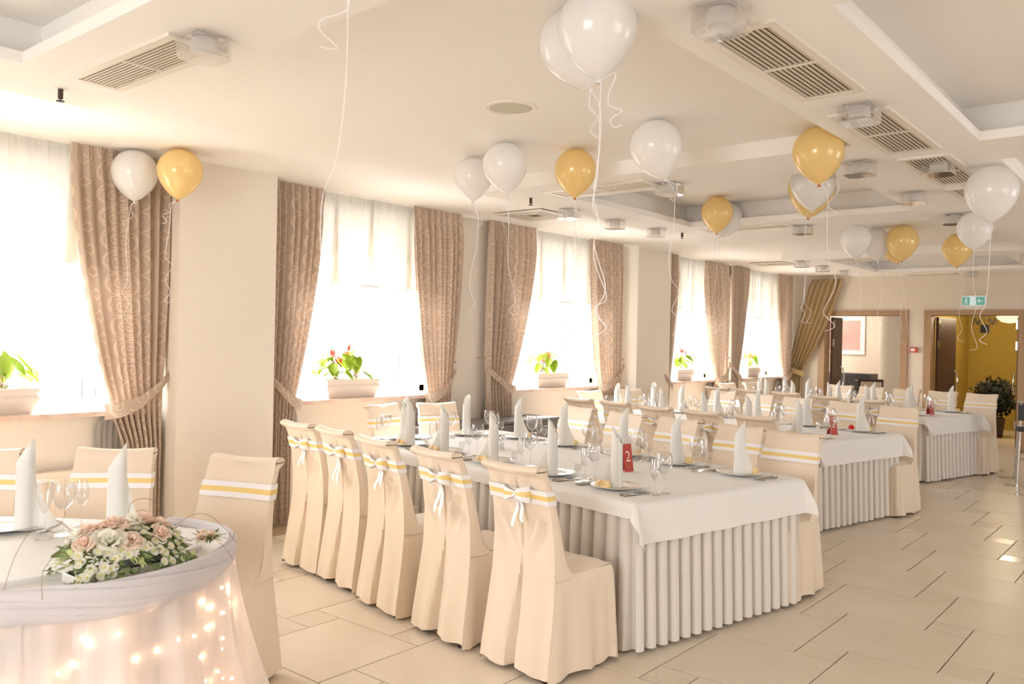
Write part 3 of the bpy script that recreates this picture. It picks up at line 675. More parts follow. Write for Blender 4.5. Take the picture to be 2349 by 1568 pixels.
# ================================================================ CHAIRS in cream slip covers
XR = [(.0, -.045), (.10, -.035), (.30, -.005), (.47, .015), (.65, .012), (.80, -.012), (.88, -.035), (.93, -.055), (.958, -.075)]
XF = [(.46, .165), (.475, .135), (.49, .118), (.52, .100), (.57, .084), (.66, .066), (.75, .045), (.85, .015), (.92, -.012), (.958, -.030)]
WID = [(.0, .222), (.3, .212), (.47, .203), (.7, .190), (.85, .182), (.975, .179)]
def chair_proto(bow, seed):
    rnd = random.Random(seed); ph = [rnd.uniform(0, 6.28) for _ in range(6)]
    t = thing('chair', '', 'chair')
    yc = [-1, -.93, -.86, -.75, -.64, -.53, -.43, -.34, -.26, -.19, -.13, -.08, -.045, -.025, -.012, -.004, .004, .012, .025, .045, .08, .13, .19, .26, .34, .43, .53, .64, .75, .86, .93, 1]
    # rear and front of the back as one strip: rear hem -> scroll top -> front down to the seat
    zr = [.028, .05, .10, .16, .22, .28, .34, .40, .45, .50, .54, .57, .60, .63, .66, .69, .72, .745, .77, .79, .81, .83, .85, .87, .89, .905, .92, .935]
    con = [(interp(XR, z), z, 1) for z in zr]
    con += [(-.080, .938, 2), (-.097, .945, 2), (-.104, .957, 2), (-.098, .969, 2), (-.082, .976, 2), (-.060, .977, 2), (-.042, .972, 2), (-.032, .962, 2)]
    con += [(interp(XF, z), z, 3) for z in [.945, .92, .89, .86, .83, .80, .76, .72, .68, .64, .60, .56, .53, .505, .49, .475, .46]]
    def disp(y, z):
        ay = abs(y); d = 0
        if .585 < z < .915: d += .022 * math.exp(-((y - .002 * math.sin(z * 30 + ph[0])) / .0036) ** 2) * sm(.585, .62, z) * (1 - sm(.88, .915, z))
        if z < .545:
            b = .004 + .05 * (.545 - z) / .52
            d += .048 * sm(0, .14, .545 - z) * (1 - sm(b * .35, b * .62, abs(y - b * .5)))
        d -= .015 * (1 - 2 * abs(math.sin((ay * 66 - (z - .75) * 36 + ph[1]) / 2)) ** .7) * sm(.52, .62, z) * (1 - sm(.74, .80, z)) * sm(.02, .06, ay)
        d -= .007 * math.sin(ay * 60 + z * 18 + ph[2]) * sm(.83, .86, z) * (1 - sm(.90, .93, z)) * sm(.02, .05, ay)
        d -= .007 * math.sin(y * 34 + ph[3] + z * 2) * (1 - sm(.25, .5, z)) + .003 * math.sin(y * 70 + ph[4]) * (1 - sm(.1, .45, z))
        return d * (1 - .92 * sm(.72, .95, ay / interp(WID, z)))
    def fn(i, j):
        x, z, k = con[j]; w = interp(WID, z); y = yc[i] * w
        if k == 1: x += disp(y, z)
        if k == 1 and z < .03: z += .008 * math.sin(y * 26 + ph[2])
        if k == 2: x += .004 * (abs(yc[i]) ** 3); z += .006 * (abs(yc[i]) ** 3) - .002 * math.cos(y * 20)
        if k == 3: x += -.012 * math.cos(yc[i] * pi / 2) + .003 * math.sin(y * 22 + z * 9 + ph[5]) * (1 - sm(.8, .9, z)); x -= .03 * sm(.9, 1, abs(yc[i])) * 0
        return (x, y, z)
    m = MB(); m.grid(fn, len(yc), len(con))
    # side walls of the back
    nr = len(zr)
    for s, ii in ((-1, 0), (1, len(yc) - 1)):
        def fs(i, j, s=s, ii=ii):
            z = .46 + (.957 - .46) * j / 18; u = i / 5; xa, xb = interp(XR, z), interp(XF, z)
            if z > .93: xa = -.075 - .028 * sm(.93, .945, z) ; xb = -.032
            return (xa + (xb - xa) * u, s * (interp(WID, z) + .0005 + .005 * math.sin(pi * u)), z)
        b = len(m.v); m.grid(fs, 6, 19)
        top = [( -.104, .957), (-.098, .969), (-.082, .976), (-.060, .977), (-.042, .972), (-.032, .962), (-.045, .955), (-.08, .955)]
        b = len(m.v); m.v += [(x + .004, s * .1797, z + .006) for x, z in top]; m.face(range(b, b + len(top)) if s > 0 else list(range(b, b + len(top)))[::-1])
    # seat skirt: two sides and front, kick pleats at the corners
    pts = []; x0, x1, hw = .0, .455, .206
    for k in range(17): pts.append((interp(XR, .47) + (x1 - .02 - .015) * k / 16, -hw, 0, -1, k / 16))
    for k in range(1, 5): a = pi / 2 * k / 5; pts.append((x1 - .025 + .025 * math.sin(a), -hw + .025 - .025 * math.cos(a), math.sin(a), -math.cos(a), 0))
    for k in range(15): pts.append((x1, -hw + .025 + (2 * hw - .05) * k / 14, 1, 0, k / 14))
    for k in range(1, 5): a = pi / 2 * k / 5; pts.append((x1 - .025 + .025 * math.cos(a), hw - .025 + .025 * math.sin(a), math.cos(a), math.sin(a), 0))
    for k in range(17): pts.append((x1 - .02 - (x1 - .02 - .015) * k / 16, hw, 0, 1, 1 - k / 16))
    NZ = 15
    def fk(i, j):
        x, y, nx, ny, u = pts[i]; q = j / (NZ - 1); z = .468 - .443 * q
        fl = .022 * q + .010 * q * math.sin(i * .83 + ph[0]) + .005 * q * math.sin(i * 1.9 + ph[1])
        crn = min(abs(i - 18.5), abs(i - 38.5)); fl += .016 * q * math.exp(-(crn / 2.2) ** 2) - .03 * q * math.exp(-((crn - 3.5) / .9) ** 2)
        if i in (0, len(pts) - 1): x = interp(XR, z) - .001; fl = interp(WID, z) - hw + .001
        elif i < 5 or i > len(pts) - 6: x += (interp(XR, z) - interp(XR, .47)) * (1 - min(i, len(pts) - 1 - i) / 5)
        rnd_ = .012 * math.exp(-q * 30)
        if q == 1: z += .008 * math.sin(i * .7 + ph[3]) - .004
        return (x + nx * (fl - rnd_), y + ny * (fl - rnd_), z)
    m.grid(fk, len(pts), NZ)
    def fseat(i, j):
        u, v = i / 12, j / 10; x = .05 + (x1 - .012 - .05) * u; y = (hw - .012) * (2 * v - 1)
        e = min(1, 6 * min(u, 1 - u) + .0) if u > .5 else 1; ev = min(1, 5 * min(v, 1 - v))
        return (x, y, .468 + .022 * e ** .5 * ev ** .5 + .003 * math.sin(x * 20 + y * 14 + ph[2]))
    m.grid(fseat, 13, 11); m.build('slip_cover', 'cover', t, True, 55)
    # ribbon: white / gold / white band round the back
    zb = .836
    def loop(z, off):
        w = interp(WID, z) + off; P = []
        for k in range(15): P.append((interp(XR, z) - off - .004, w * (2 * k / 14 - 1)))
        P.append((interp(XR, z) * .5 + interp(XF, z) * .5, w + .004))
        for k in range(15): P.append((interp(XF, z) + off - .010 * math.cos((1 - 2 * k / 14) * pi / 2), w * (1 - 2 * k / 14)))
        P.append((interp(XR, z) * .5 + interp(XF, z) * .5, -w - .004)); return P
    zz = [zb - .034, zb - .011, zb + .011, zb + .034]; lp = [loop(z, .0045 if k in (1, 2) else .004) for k, z in enumerate(zz)]
    def fb(i, j):
        x, y = lp[j][i]; dz = -.006 * math.exp(-(y / .06) ** 2) if i < 15 and bow else 0
        return (x, y, zz[j] + dz + (.0012 * math.sin(i * 2.2) if j in (0, 3) and i > 15 else 0))
    r = MB(); r.grid(fb, len(lp[0]), 4, mi=lambda i, j: 1 if j == 1 else 0, closeu=True)
    rb = r.build('ribbon_band', ['ribbon_white', 'ribbon_gold'], t, True, 60)
    if bow:
        xk = interp(XR, zb) - .014; w = MB()
        for s, L, dr in ((-1, .088, .006), (1, .074, -.004)):
            def fl(i, j, s=s, L=L, dr=dr):
                a = 2 * pi * i / 16; v = j / 3 - .5
                y = s * L * (.5 - .5 * math.cos(a)) ; x = xk - .026 * math.sin(a) * (1 if s > 0 else 1); hh = .020 + .058 * (abs(y) / L) ** .8
                return (x - .004, y, zb + dr * abs(y) / L + hh * v + .004)
            w.grid(fl, 17, 4, mi=lambda i, j: 1 if j == 1 else 0)
        w.ball((xk - .010, 0, zb), .013, 10, 8)
        b_ = w.build('bow', ['ribbon_white', 'ribbon_gold'], rb, True, 60)
        for s, L, sw in ((-1, rnd.uniform(.11, .19), rnd.uniform(.03, .06)), (1, rnd.uniform(.12, .2), rnd.uniform(.0, .03))):
            g = MB(); g.grid(lambda i, j, s=s, L=L, sw=sw: (xk - .012 + .018 * math.sin(j * .5) * 1 + .012 * (j / 10), s * (sw * (j / 10) ** .8) + (i - .5) * .022 * (1 - .3 * (j == 10)), zb - .01 - L * j / 10), 2, 11)
            g.build('ribbon_tail', 'ribbon_white', t, True)
    for sx, sy in ((0, -1), (0, 1), (1, -1), (1, 1)):
        y = sy * .165; g = MB(); prof = [(0, .002 if sx == 0 else .40, .014), (.12, .028 if sx == 0 else .40, .017), (.44, .06 if sx == 0 else .39, .019)]
        for z, x, q in prof: g.v += [(x - q, y - q, z), (x + q, y - q, z), (x + q, y + q, z), (x - q, y + q, z)]
        for a in range(2):
            for b in range(4): g.face([a * 4 + b, a * 4 + (b + 1) % 4, a * 4 + 4 + (b + 1) % 4, a * 4 + 4 + b])
        g.face([3, 2, 1, 0]); g.face([8, 9, 10, 11]); g.build('leg', 'dark', t, False)
    return t
PROTO = [chair_proto(True, 3), chair_proto(True, 8), chair_proto(False, 5), chair_proto(False, 12)]
used = set()
def chair(x, y, deg, var, label, group, sc=None):
    if var not in used:
        used.add(var); o = PROTO[var]; o.location = (x, y, 0); o.rotation_euler = (0, 0, math.radians(deg)); o['label'] = label; o['group'] = group
    else: o = dup(PROTO[var], (x, y, 0), math.radians(deg), label, group)
    return o
ORD = ['first', 'second', 'third', 'fourth', 'fifth']
TN = ['front table', 'middle table', 'farthest table']
rows = [ # left row, right row, head chairs: x, y, facing degrees
 ([(3.055, 2.46, -5), (3.125, 3.03, -9), (3.215, 3.60, -11), (3.35, 4.14, -10), (3.41, 4.585, -7)],
  [(5.36, 2.09, 177), (5.53, 2.53, 172), (5.645, 3.08, 171), (5.73, 3.60, 169), (5.90, 4.19, 168)], [(4.78, 5.34, -86), (5.27, 5.20, -110)]),
 ([(6.50, 2.79, -10), (6.59, 3.30, -10), (6.69, 3.81, -11), (6.88, 4.36, -12), (6.94, 4.83, -10)],
  [(8.60, 2.31, 172), (8.81, 2.88, 170), (9.07, 3.48, 168), (9.26, 4.0, 168), (9.44, 4.54, 168)], [(8.03, 5.45, -98), (8.72, 5.35, -105)]),
 ([(9.62, 2.85, -10), (9.82, 3.40, -10), (10.05, 3.95, -12), (10.2, 4.48, -11), (10.32, 4.98, -11)],
  [(12.12, 2.26, 172), (12.22, 2.74, 170), (12.34, 3.22, 168), (12.47, 3.72, 168), (12.60, 4.20, 168)], [(11.5, 5.40, -98), (12.1, 5.28, -105)])]
for ti_, (L, R, Hd) in enumerate(rows):
    T = TN[ti_]
    for k, (x, y, a) in enumerate(L):
        chair(x, y, a, k % 2, 'cream covered chair seen from behind, ribbon bow, %s from aisle at %s' % (ORD[k], T), 'bow side chairs of the ' + T)
    for k, (x, y, a) in enumerate(R):
        chair(x, y, a, 2 + k % 2, 'cream covered chair facing us, plain ribbon band, %s from aisle at %s' % (ORD[k], T), 'facing chairs of the ' + T)
    for k, (x, y, a) in enumerate(Hd):
        chair(x, y, a, 2 + k % 2, 'cream covered chair at the window end of %s, %s' % (T, ('nearer the bow-tied row', 'nearer the facing row')[k]), 'head chairs of the ' + T)
chair(2.175, 3.43, 202, 2, 'cream covered chair standing alone right of the fairy light table', 'chairs of the fairy light table')
chair(1.885, 4.05, 226, 3, 'cream covered chair behind the second napkin, by the nearest curtain', 'chairs of the fairy light table')
chair(1.42, 4.42, 228, 2, 'cream covered chair at the edge of view behind the first napkin', 'chairs of the fairy light table')
# ================================================================ BANQUET TABLES
def banquet(N, ang, Wd, L, idx):
    T = TN[idx]; t = thing('banquet_table', 'long banquet table with pleated white skirt, the ' + T, 'table', (N[0], N[1], 0), math.radians(ang), 'skirted banquet tables')
    MB().box(.01, .01, .72, Wd - .01, L - .01, .745).build('table_top', 'dark', t, False)
    for x in (.08, Wd - .08):
        for y in (.1, L - .1): MB().box(x - .02, y - .02, 0, x + .02, y + .02, .72).build('leg', 'dark', t, False)
    # pleated skirt: knife pleats round the perimeter
    per = [((0, 0), (1, 0), Wd), ((Wd, 0), (0, 1), L), ((Wd, L), (-1, 0), Wd), ((0, L), (0, -1), L)]; P = []; q = random.Random(idx)
    for (ox, oy), (dx, dy), ln in per:
        n = round(ln / .090); w = ln / n
        for k in range(n):
            for f, o in ((0.0, .010), (.10, .019), (.32, .023), (.56, .018), (.64, .004), (.66, -.030), (.82, -.034), (.97, -.028)):
                P.append((ox + dx * w * (k + f), oy + dy * w * (k + f), dy, -dx, o, q.uniform(-1, 1) if f == 0 else None))
    jit = [0] * len(P); last = 0
    for i, p in enumerate(P):
        if p[5] is not None: last = p[5]
        jit[i] = last
    def fn(i, j):
        x, y, nx, ny, o, _ = P[i]; s = j / 7; amp = .55 + .75 * s; k = jit[i] * .006 * s
        return (x + nx * (o * amp + .012 * s + k) + k * ny, y + ny * (o * amp + .012 * s + k) - k * nx, .735 - .715 * s + (.006 * jit[i] if j == 7 else 0))
    MB().grid(fn, len(P), 8, closeu=True).build('pleated_skirt', 'skirt', t, True, 50)
    # overcloth: flat top, folded sides, fluted corners
    sx, sy = .085, .215; R_ = .012
    ax = sorted(set([round(-sx + sx * k / 6, 4) for k in range(7)] + [round(Wd * k / 24, 4) for k in range(25)] + [round(Wd + sx * k / 6, 4) for k in range(7)] + [.012, -.01, Wd - .012, Wd + .01]))
    ay = sorted(set([round(-sy + sy * k / 10, 4) for k in range(11)] + [round(L * k / 40, 4) for k in range(41)] + [round(L + sy * k / 10, 4) for k in range(11)] + [.012, -.01, L - .012, L + .01]))
    def over(i, j):
        x, y = ax[i], ay[j]; a = max(0, -x, x - Wd); b = max(0, -y, y - L); cx_, cy_ = min(max(x, 0), Wd), min(max(y, 0), L)
        sgx = -1 if x < 0 else 1; sgy = -1 if y < 0 else 1; l = math.hypot(a, b)
        z = .752 + .0012 * math.sin(x * 5 + idx) * math.sin(y * 3)
        if l < 1e-6: return (x, y, z)
        dx, dy = sgx * a / l, sgy * b / l; c2 = 2 * abs(dx * dy)
        out = .026 + .10 * c2 * l / .2 + .05 * max(0, l - .02) + .006 * math.sin((x + y) * 16) * (l / .2)
        return (cx_ + dx * out * min(1, l / .02), cy_ + dy * out * min(1, l / .02), z - l * (.985 if a == 0 or b == 0 else .96) + .004)
    o = MB().grid(over, len(ax), len(ay)).build('tablecloth', 'white', None, True, 60)
    o.location = (N[0], N[1], 0.004); o.rotation_euler = (0, 0, math.radians(ang)); tag(o, 'white overcloth draped over the ' + T, 'tablecloth', None if 0 else 'white overcloths')
    return t
TAB = [((3.60, 2.18), -11.5, 1.43, 3.0), ((7.0, 2.50), -12.5, 1.34, 2.95), ((10.45, 2.50), -13.5, 1.34, 2.8)]
for i, (N, a, w, l) in enumerate(TAB): banquet(N, a, w, l, i)
# ---- tableware prototypes (origin at the table surface)
def mesh_napkin(seed):
    rnd = random.Random(seed); m = MB(); n = 28; Ht = .325
    def top(a): # slanted mouth, tip at a = 0
        return Ht - .085 * (.5 - .5 * math.cos(a - 1.5))
    def outer(i, j):
        a = 2 * pi * i / n; s = j / 12; r = .034 - .006 * s + .0012 * math.sin(a * 3); return (r * math.cos(a), r * math.sin(a), top(a) * s)
    def inner(i, j):
        a = 2 * pi * i / n; s = j / 6; r = .025 - .003 * s; return (r * math.cos(a), r * math.sin(a), top(a) - .004 - .12 * s)
    m.grid(outer, n, 13, closeu=True); m.grid(lambda i, j: outer(i, 12) if j == 0 else inner(i, 0), n, 2, closeu=True); m.grid(inner, n, 7, closeu=True)
    m.grid(lambda i, j: ((.020 - .004 * j / 4) * math.cos(2 * pi * i / 14 * .8), (.020 - .004 * j / 4) * math.sin(2 * pi * i / 14 * .8), .20 + .085 * j / 4 - .02 * i / 14), 15, 5)
    # outer wrap rising round the roll, and the loose corner folded down to the plate
    ao = .8 * pi; at_ = ao - pi / 2
    def wrap(i, j):
        q = i / 14; a = at_ - pi * 1.1 * q; hh = min(.215 + .095 * q, top(a) - .006); r = .0362 - .006 * j / 8 * hh / .3; return (r * math.cos(a), r * math.sin(a), hh * j / 8)
    m.grid(wrap, 15, 9)
    def flap(i, j):
        u = i / 12; hh = .215 * (1 - u) ** 1.25 + .003; v = j / 8; D = .118 * u * (1 - .35 * v * (1 - u)); c_ = .018 * math.sin(pi * u) * (1 - v)
        r = .0362 - .005 * v; x = r * math.cos(at_) + D * math.cos(ao) + c_ * math.cos(at_); y = r * math.sin(at_) + D * math.sin(ao) + c_ * math.sin(at_)
        return (x, y, .001 + hh * v)
    m.grid(flap, 13, 9)
    return m.mesh('napkin', 'napkin', True, 60)
def lathe_mesh(name, prof, mat, n=24, cups=None):
    return MB().lathe(prof, n).mesh(name, mat, True, 70)
NAP = mesh_napkin(1)
PLATE = lathe_mesh('plate', [(.001, .003), (.07, .003), (.085, .007), (.136, .019), (.138, .021), (.136, .022), (.088, .011), (.074, .007), (.001, .007)], 'porcelain', 40)
WINE = lathe_mesh('wine_glass', [(.001, .0), (.034, .0), (.034, .0015), (.012, .006), (.0045, .015), (.0035, .06), (.004, .088), (.014, .096), (.034, .118), (.0425, .148), (.040, .178), (.034, .198), (.033, .198), (.039, .177), (.041, .148), (.033, .120), (.014, .098), (.001, .096)], 'glass')
TULIP = lathe_mesh('tulip_glass', [(.001, .0), (.030, .0), (.030, .0015), (.010, .005), (.004, .014), (.0035, .06), (.004, .070), (.012, .080), (.026, .105), (.0285, .125), (.026, .150), (.021, .185), (.020, .185), (.025, .149), (.0272, .124), (.025, .107), (.012, .083), (.001, .080)], 'glass')
SHOT = lathe_mesh('shot_glass', [(.001, .0), (.024, .0), (.024, .0015), (.008, .006), (.004, .014), (.0038, .04), (.008, .052), (.019, .068), (.020, .09), (.0185, .105), (.0175, .105), (.019, .09), (.018, .069), (.006, .058), (.001, .056)], 'glass', 20)
FLUTE = lathe_mesh('champagne_flute', [(.001, .0), (.032, .0), (.032, .0015), (.010, .006), (.005, .02), (.004, .075), (.007, .09), (.020, .125), (.0265, .165), (.0265, .215), (.0255, .215), (.0255, .165), (.019, .127), (.006, .095), (.001, .093)], 'glass')
def fork_mesh():
    m = MB(); m.tube([(0, -.10, .003), (0, -.04, .004), (0, .02, .005), (0, .045, .003)], [.0055, .0042, .0028, .004], 8)
    m.box(-.011, .045, .002, .011, .062, .005)
    for x in (-.0085, -.003, .003, .0085): m.tube([(x, .06, .0035), (x, .08, .0055), (x, .098, .010)], [.002, .0018, .0012], 5)
    return m.mesh('fork', 'steel', True, 50)
def knife_mesh():
    m = MB(); m.tube([(0, -.11, .005), (0, -.10, .0055), (0, -.02, .005), (0, -.01, .005)], [.004, .0065, .0055, .004], 8)
    m.grid(lambda i, j: ((i - .5) * (.016 if j < 6 else .009), -.012 + .115 * j / 7, .0045), 2, 8); m.box(-.0075, -.01, .003, .0015, .085, .0045); return m.mesh('knife', 'steel', True, 50)
FORK, KNIFE = fork_mesh(), knife_mesh()
def card_proto(txt):
    t = thing('place_card', '', 'card'); m = MB(); w, h, d = .042, .036, .020
    m.v = [(-w, -d, 0), (w, -d, 0), (w, 0, h), (-w, 0, h), (-w, d, 0), (w, d, 0)]; m.face([0, 1, 2, 3]); m.face([5, 4, 3, 2]); m.face([0, 3, 4]); m.face([1, 5, 2]); m.build('card', 'cream_card', t, False)
    q = MB(); N = Vector((0, -h, d)).normalized(); S = Vector((0, d, h)).normalized()
    def P(x, s, o=.0012): p = Vector((x, -d, 0)) + S * s; p -= Vector((0, N.y, N.z)) * -o if False else Vector((0, 0, 0)); return p + Vector((0, -.0012, .0004))
    for x0, x1, s, a in ((-.016, .0, .017, .0016), (.003, .006, .016, .001), (.010, .022, .016, .0016)):
        q.tube([P(x0 + (x1 - x0) * k / 12, s + a * math.sin(k * 1.9)) for k in range(13)], .0005, 4)
    q.build('handwriting', 'ink', t)
    q = MB(); q.tube([P(-.018 + .036 * k / 24, .030 + .0025 * math.sin(k * .9) * math.cos(k * .26)) for k in range(25)], .0004, 4); q.tube([P(-.004 + .004 * math.sin(k), .028 + .0015 * math.cos(k * 1.0)) for k in range(8)], .0004, 4); q.build('ornament', 'cardgold', t)
    return t
CARD0 = [None]
def single(name, me, loc, rz, label, cat, group, sc=None):
    o = bpy.data.objects.new(name, me); COL.objects.link(o); o.location = loc; o.rotation_euler = (0, 0, rz)
    if sc: o.scale = (sc,) * 3
    return tag(o, label, cat, group)
def setting(T, N, ang, u, v, face, where, shot=True, glasses=True, rnd=random.Random(4)):
    """u, v: plate centre in the table frame; face: direction the diner looks (degrees, table frame)"""
    A = math.radians(ang); c, s = math.cos(A), math.sin(A); ZT_ = .758
    def W_(uu, vv): return Vector((N[0] + uu * c - vv * s, N[1] + uu * s + vv * c, ZT_))
    F = math.radians(face); fx, fy = math.cos(F), math.sin(F); rx, ry = fy, -fx     # right-hand side of the diner
    def L_(r, f): return W_(u + rx * r + fx * f, v + ry * r + fy * f)
    rz = A + F; g = ' of the ' + T
    single('plate', PLATE, L_(0, 0), 0, 'white dinner plate ' + where, 'plate', 'dinner plates' + g)
    p = L_(0, 0); p.z += .008
    nz = rz + .2 * pi + rnd.uniform(-.35, .35)
    single('napkin', NAP, p, nz, 'white rolled napkin ' + where, 'napkin', 'rolled napkins' + g)
    p = L_(-.035, -.065); p.z += .010
    if CARD0[0] is None: CARD0[0] = card_proto(0); k = CARD0[0]; k.location = p
    else: k = dup(CARD0[0], p)
    k.rotation_euler = (0, 0, rz - pi / 2 + .15); k['label'] = 'small cream place card ' + where; k['group'] = 'place cards' + g
    for q in (0, 1):
        single('fork', FORK, L_(-.165 - .028 * q, -.01), rz - pi / 2 + rnd.uniform(-.08, .08), ('inner', 'outer')[q] + ' steel fork ' + where, 'fork', 'forks' + g)
        single('knife', KNIFE, L_(.165 + .028 * q, -.03), rz - pi / 2 + rnd.uniform(-.06, .06), ('inner', 'outer')[q] + ' steel knife ' + where, 'knife', 'knives' + g)
    if glasses:
        single('wine_glass', WINE, L_(.235, .115), 0, 'round wine glass ' + where, 'glass', 'wine glasses' + g, 1.06)
        single('tulip_glass', TULIP, L_(.245, .035), 0, 'slim tulip glass ' + where, 'glass', 'tulip glasses' + g)
        if shot: single('shot_glass', SHOT, L_(.250, -.025), 0, 'tiny shot glass ' + where, 'glass', 'shot glasses' + g)
VL = [[.325, .85, 1.42, 1.98, 2.42], [.31, .84, 1.36, 1.9, 2.38], [.31, .84, 1.36, 1.9, 2.32]]
VR = [[.25, .75, 1.22, 1.84, 2.38], [.25, .82, 1.40, 1.92, 2.42], [.25, .76, 1.28, 1.80, 2.28]]
for i, (N, a, w, l) in enumerate(TAB):
    T = TN[i]
    for k in range(5):
        setting(T, N, a, .20, VL[i][k], 0, '%s from aisle, bow-tied chairs side, %s' % (ORD[k], T), shot=k > 0)
        setting(T, N, a, w - .24, VR[i][k], 180, '%s from aisle, facing chairs side, %s' % (ORD[k], T))
    for k, uu in enumerate((.36, .95)): setting(T, N, a, uu, l - .24, -90, 'at the window end, %s, %s' % (('bow side', 'facing side')[k], T), shot=False)
def local(i, u, v, z=.758):
    N, a = TAB[i][0], math.radians(TAB[i][1]); return (N[0] + u * math.cos(a) - v * math.sin(a), N[1] + u * math.sin(a) + v * math.cos(a), z)
def number_card(loc, rz, txt, label):
    t = thing('table_number_card', label, 'card', loc, rz, 'red table number cards'); w, h, d = .036, .168, .030; m = MB()
    m.v = [(-w, -d, 0), (w, -d, 0), (w, 0, h), (-w, 0, h), (-w, d, 0), (w, d, 0)]; m.face([0, 1, 2, 3]); m.face([5, 4, 3, 2]); m.build('card', 'red', t, False)
    tilt = math.atan2(h, d)
    def place(o, s): o.parent = t; o.rotation_euler = (tilt, 0, 0); o.location = (0, -d + d * s / h - .0012, s)
    if txt:
        cu = bpy.data.curves.new('numeral', 'FONT'); cu.body = txt; cu.size = .085; cu.align_x = 'CENTER'; cu.extrude = .0003; tmp = bpy.data.objects.new('numeral_text', cu); COL.objects.link(tmp); dg = bpy.context.evaluated_depsgraph_get(); dg.update()
        me = bpy.data.meshes.new_from_object(tmp.evaluated_get(dg)); bpy.data.objects.remove(tmp); me.materials.clear(); me.materials.append(MAT['cardwhite'])
        o = bpy.data.objects.new('numeral', me); COL.objects.link(o); place(o, .062); o.scale = (.95, 1.1, 1)
    m = MB(); m.tube([(-.020 + .018 * math.cos(k * .5) * 1.0 + .004, .008 + .006 * math.sin(k * .5), 0) for k in range(13)], .0005, 4); m.tube([(-.018 + .036 * k / 30, .009 + .0042 * math.sin(k * 1.25) * (1 - .4 * k / 30), 0) for k in range(31)], .0006, 4)
    m.tube([(-.006 + .018 * k / 8, -.001 + .0006 * math.sin(k * 2), 0) for k in range(9)], .0004, 4); o = m.build('gold_script', 'cardgold', t); place(o, .024)
    m = MB(); m.tube([(-.016 + .032 * k / 20, .003 * math.sin(k * 1.1) * math.sin(k * .16), 0) for k in range(21)], .0005, 4); o = m.build('gold_flourish', 'cardgold', t); place(o, .152)
number_card(at(1436, 1080, z=.758), math.radians(-15), '2', 'red table number card with a white 2 on the front table')
number_card(at(1909, 996, z=.758), math.radians(-30), '3', 'red table number card with a white 3 on the middle table')
number_card(at(2134, 950, z=.758), math.radians(-30), '', 'red table number card among glasses on the farthest table')
b = tag(MB().ball((0, 0, 0), .026, 20, 14).build('pompom', 'pom'), 'small red ball lying on the middle table', 'ball'); b.location = at(1953, 980, z=.785)
def shaker(loc, lab):
    t = thing('salt_shaker', lab, 'shaker', loc, 0, 'salt shakers'); MB().lathe([(.001, 0), (.018, 0), (.020, .01), (.016, .055), (.015, .06), (.001, .06)], 16).build('body', 'glass', t)
    MB().lathe([(.016, .058), (.016, .068), (.010, .080), (.001, .083)], 16).build('cap', 'chrome', t); MB().lathe([(.001, .004), (.015, .004), (.013, .04), (.001, .04)], 12).build('salt', 'porcelain', t)
shaker(local(0, .62, 1.9), 'one glass shaker among the glasses of the front table'); shaker(local(0, .68, 1.94), 'second glass shaker behind its twin on the front table')
shaker(local(1, .80, .50), 'glass shaker beside the number 3 card')
# ================================================================ FAIRY LIGHT TABLE
OUT = [(1.00, 2.685), (1.25, 2.59), (1.48, 2.63), (1.67, 2.75), (1.80, 2.91), (1.84, 3.09), (1.78, 3.30), (1.66, 3.54), (1.40, 3.88), (1.02, 4.24), (.55, 4.50), (.05, 4.45), (-.25, 4.1), (-.25, 3.6), (.0, 3.2), (.50, 2.93)]
O_ = [p.to_2d() for p in catmull([(x, y, 0) for x, y in OUT], 14, True)]; NO = len(O_)
def resample(P, n):
    L = [0]
    for a, b in zip(P, P[1:] + P[:1]): L.append(L[-1] + (b - a).length)
    out = []; k = 0
    for i in range(n):
        d = L[-1] * i / n
        while L[k + 1] < d: k += 1
        a, b = P[k], P[(k + 1) % len(P)]; out.append(a.lerp(b, (d - L[k]) / max(1e-9, L[k + 1] - L[k])))
    return out
def ring(n):
    P = resample(O_, n); return [(P[i], (lambda t: Vector((t.y, -t.x)).normalized())(P[(i + 1) % n] - P[i - 1])) for i in range(n)]
t1 = thing('fairy_light_table', 'rounded head table in the near corner wrapped in lit tulle', 'table', (0, 0, 0))
R1 = ring(220)
m = MB(); m.v = [(p.x, p.y, z) for z in (.72, .745) for p, n in R1]; n_ = len(R1); m.face(range(n_, 2 * n_)); m.face(list(range(n_))[::-1])
for i in range(n_): m.face([i, (i + 1) % n_, n_ + (i + 1) % n_, n_ + i])
m.build('table_top', 'dark', t1, True, 30)
for x, y in ((1.5, 2.95), (1.3, 3.6), (.1, 3.2), (.2, 4.2)): MB().box(x - .025, y - .025, 0, x + .025, y + .025, .72).build('leg', 'dark', t1, False)
R2 = ring(900)
def inner(i, j):
    p, n = R2[i]; s = j / 8; o = -.03 + .012 * math.sin(i * .42) + .006 * math.sin(i * .17 + 1); q = p + n * o; return (q.x, q.y, .735 - .72 * s)
MB().grid(inner, 900, 9, closeu=True).build('inner_skirt', cloth('peach_inner_cloth', (238, 228, 222), .8, .2), t1)
def outer(i, j):
    p, n = R2[i]; s = j / 12; o = .012 + (.05 + .12 * s) * s + (.010 + .036 * s) * (math.sin(i * .205 + .6 * math.sin(i * .031)) + .4 * math.sin(i * .51 + 1 + 2 * s)); q = p + n * o; return (q.x, q.y, .74 - .735 * s)
MB().grid(outer, 900, 13, closeu=True).build('tulle_skirt', 'tulle', t1)
def outer2(i, j):
    p, n = R2[i]; s = j / 10; o = .002 + (.03 + .06 * s) * s + (.006 + .020 * s) * (math.sin(i * .16 + 2 + .8 * math.sin(i * .047)) + .4 * math.sin(i * .39 - s)); q = p + n * o; return (q.x, q.y, .74 - .73 * s)
MB().grid(outer2, 900, 11, closeu=True).build('tulle_underskirt', 'tulle', t1)
